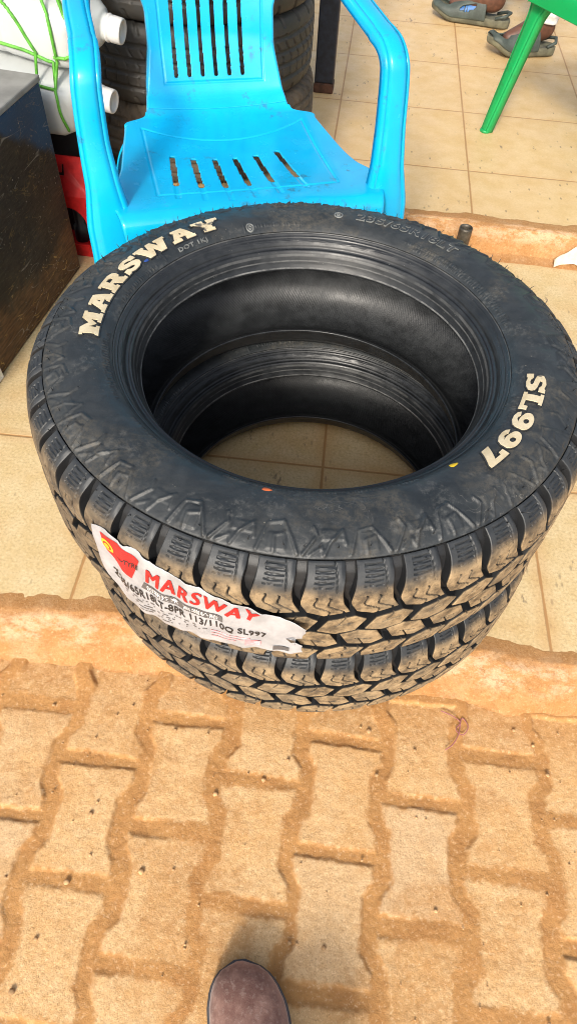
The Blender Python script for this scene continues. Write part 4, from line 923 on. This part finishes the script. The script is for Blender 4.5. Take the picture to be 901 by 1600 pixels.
    hb = tube('heel_band', [(x*L, y, z) for x, y, z in ((.18,-.036,.034),(.06,-.030,.046),(.012,0,.052),(.06,.030,.046),(.18,.036,.034))], .006, 8); link('heel_band', hb, M['foam'], root)
    return root, h, L, a
def leg_chain(h, L, a, zf, knee, hip):
    d = np.array([math.cos(a), math.sin(a), 0]); h3 = np.array([h[0], h[1], zf]); z = np.array([0,0,1])
    return [hip, knee, h3+d*L*.27+z*.13, h3+d*L*.25+z*.085, h3+d*L*.12+z*.060], [h3+d*L*.45+z*.078, h3+d*L*.66+z*.056, h3+d*L*.80+z*.050]
def customer():
    root = empty('person', (.78,3.06,ZU), 0, 'person in white trousers and grey-green sandals standing behind the green chair', 'person')
    f1 = ((.420,3.292),(.728,3.205)); f2 = ((.596,2.902),(.862,2.968)); V, E, Rr = [], [], []
    pel = (.80,3.08,.92); V.append(pel); Rr.append(.13); fr = []
    for (toe, heel), hipo in ((f1, (.0,.09,0)), (f2, (.0,-.09,0))):
        h, L, a = foot_frame(toe, heel); hip = np.array(pel)+np.array(hipo)+np.array([0,0,-.06]); an = np.array([h[0]+math.cos(a)*L*.27, h[1]+math.sin(a)*L*.27, ZU+.13]); knee = (hip+an)/2+np.array([-.05,0,.02])
        A, B = leg_chain(h, L, a, ZU, knee, hip); b = len(V)
        V += [tuple(p) for p in A]; Rr += [.085,.052,.034,.037,.030]; E += [(0,b),(b,b+1),(b+1,b+2),(b+2,b+3),(b+3,b+4)]
        c_ = len(V); V += [tuple(p) for p in B]; Rr += [.036,.030,.020]; E += [(b+3,c_),(c_,c_+1),(c_+1,c_+2)]; fr.append((an, knee, hip))
    b = len(V); px, py, pz = pel
    V += [(px,py,1.15),(px,py,1.36),(px-.01,py,1.46),(px-.02,py,1.56),(px-.03,py,1.66)]; Rr += [.125,.115,.055,.075,.085]; E += [(0,b),(b,b+1),(b+1,b+2),(b+2,b+3),(b+3,b+4)]
    for s in (1,-1):
        k = len(V); V += [(px,py+.17*s,1.37),(px+.02,py+.22*s,1.12),(px-.08,py+.22*s,.90),(px-.11,py+.215*s,.82)]; Rr += [.052,.040,.028,.03]; E += [(b+1,k),(k,k+1),(k+1,k+2),(k+2,k+3)]
    m2 = skin_body('body', V, E, Rr, M['skin'])
    v = verts_of(m2); v -= np.array([.78,3.06,ZU]); set_verts(m2, v); link('body', m2, M['skin'], root)
    for an, knee, hip in fr:          # trouser legs with a bunched hem
        n = 40; rows = []; t = np.linspace(0, 1, 90); lo_ = np.array([an[0]+.005, an[1], ZU+.112]); 
        path = interp_path([lo_, lo_+(knee-lo_)*.5, knee, hip+np.array([0,0,.03])], 90)
        for k in range(90):
            zz = path[k][2]-lo_[2]; r = np.interp(zz, [0,.02,.10,.30,.45,.9], [.047,.050,.055,.070,.075,.11]); wr = .005*math.sin(zz*150)*math.exp(-zz/.10)
            ang = np.linspace(0, 2*np.pi, n, endpoint=False); rr = r+wr*np.sin(ang*2+zz*40)+.003*np.sin(ang*5+zz*60)
            rows.append(np.stack([path[k][0]+rr*np.cos(ang), path[k][1]+rr*np.sin(ang), path[k][2]+.004*np.sin(ang*2+1)], 1))
        P = np.array(rows)-np.array([.78,3.06,ZU]); o = link('trouser_leg', grid_mesh('trouser_leg', P, wrap=True), M['white_cloth'], root); md = o.modifiers.new('t','SOLIDIFY'); md.thickness = .003
    for (toe, heel), lf in ((f1, 0.), (f2, .012)):
        s, h, L, a = sandal(toe, heel, ZU, None, lf); s.parent = root; s.location = (h[0]-.78, h[1]-3.06, 0)
    # shirt torso
    rows = []; ang = np.linspace(0, 2*np.pi, 40, endpoint=False)
    for z, rx, ry in ((.86,.135,.175),(1.0,.135,.165),(1.2,.13,.165),(1.36,.115,.175),(1.43,.075,.11),(1.46,.06,.065)): rows.append(np.stack([px-.78+rx*np.cos(ang), py-3.06+ry*np.sin(ang), np.full(40, z-ZU)], 1))
    link('shirt', grid_mesh('shirt', interp_rows(np.array(rows), 4), wrap=True), M['denim'], root)
customer()
def photographer():
    z0 = PAVE_Z+.0075; root = empty('person', (.036,-.212,z0), R_(9), 'mauve-brown suede shoe toe of a person standing on the pavers', 'person')
    L = .29; xs = np.linspace(0, 1, 40)       # 0 heel .. 1 toe, local +y forward
    w = np.interp(xs, [0,.02,.08,.2,.4,.6,.74,.84,.91,.955,.98,.993,1], [.006,.018,.030,.034,.036,.0425,.0455,.0435,.0375,.0290,.0205,.0125,.004])
    w = w*1.07; cx = np.interp(xs, [0,.5,.8,1], [0,0,-.004,-.012]); top = np.interp(xs, [0,.03,.1,.3,.45,.6,.75,.88,.95,.985,1], [.075,.095,.105,.105,.088,.070,.058,.051,.044,.034,.022])
    n = 40; t = np.linspace(0, np.pi, n); rows = []
    for k, x in enumerate(xs):
        rows.append(np.stack([cx[k]+w[k]*np.cos(t), np.full(n, -.015+x*L), .016+(top[k]-.016)*np.sin(t)**(.62)], 1))
    P = np.array(rows); P[:,:,2] += vnoise(P[:,:,0], P[:,:,1], 40, 4, 3)*.0016*sm(P[:,:,2], .02, .03)
    shoe = link('shoe', grid_mesh('shoe', P, flip=True), M['suede'], root)
    rows = []
    for k, x in enumerate(xs):
        a = w[k]+.0032; c_ = cx[k]; y = -.015+x*L+(.002 if k == 39 else 0); rows.append([(c_-a*.97,y,0),(c_-a,y,.004),(c_-a,y,.0155),(c_-a*.9,y,.0175),(c_+a*.9,y,.0175),(c_+a,y,.0155),(c_+a,y,.004),(c_+a*.97,y,0)])
    o = link('sole', grid_mesh('sole', np.array(rows), wrap=True, flip=True), M['sole'], shoe)
    m2 = skin_body('body', [(0,.025,.145),(0,.03,.125),(0,.035,.10),(0,.05,.06),(0,.14,.045),(-.003,.20,.035)], [(0,1),(1,2),(2,3),(3,4),(4,5)], [.058,.055,.036,.034,.03,.022], M['skin']); link('body', m2, M['skin'], root)
    ang = np.linspace(0, 2*np.pi, 40, endpoint=False); rows = [np.stack([r*np.cos(ang)*1., .03+y+r*np.sin(ang), np.full(40, z)+.004*np.sin(ang*2)], 1) for z, r, y in ((.095,.058,.0),(.11,.060,0),(.135,.061,0),(.15,.062,0))]
    o = link('trouser_leg', grid_mesh('trouser_leg', interp_rows(np.array(rows), 5), wrap=True), M['denim'], root)
photographer()
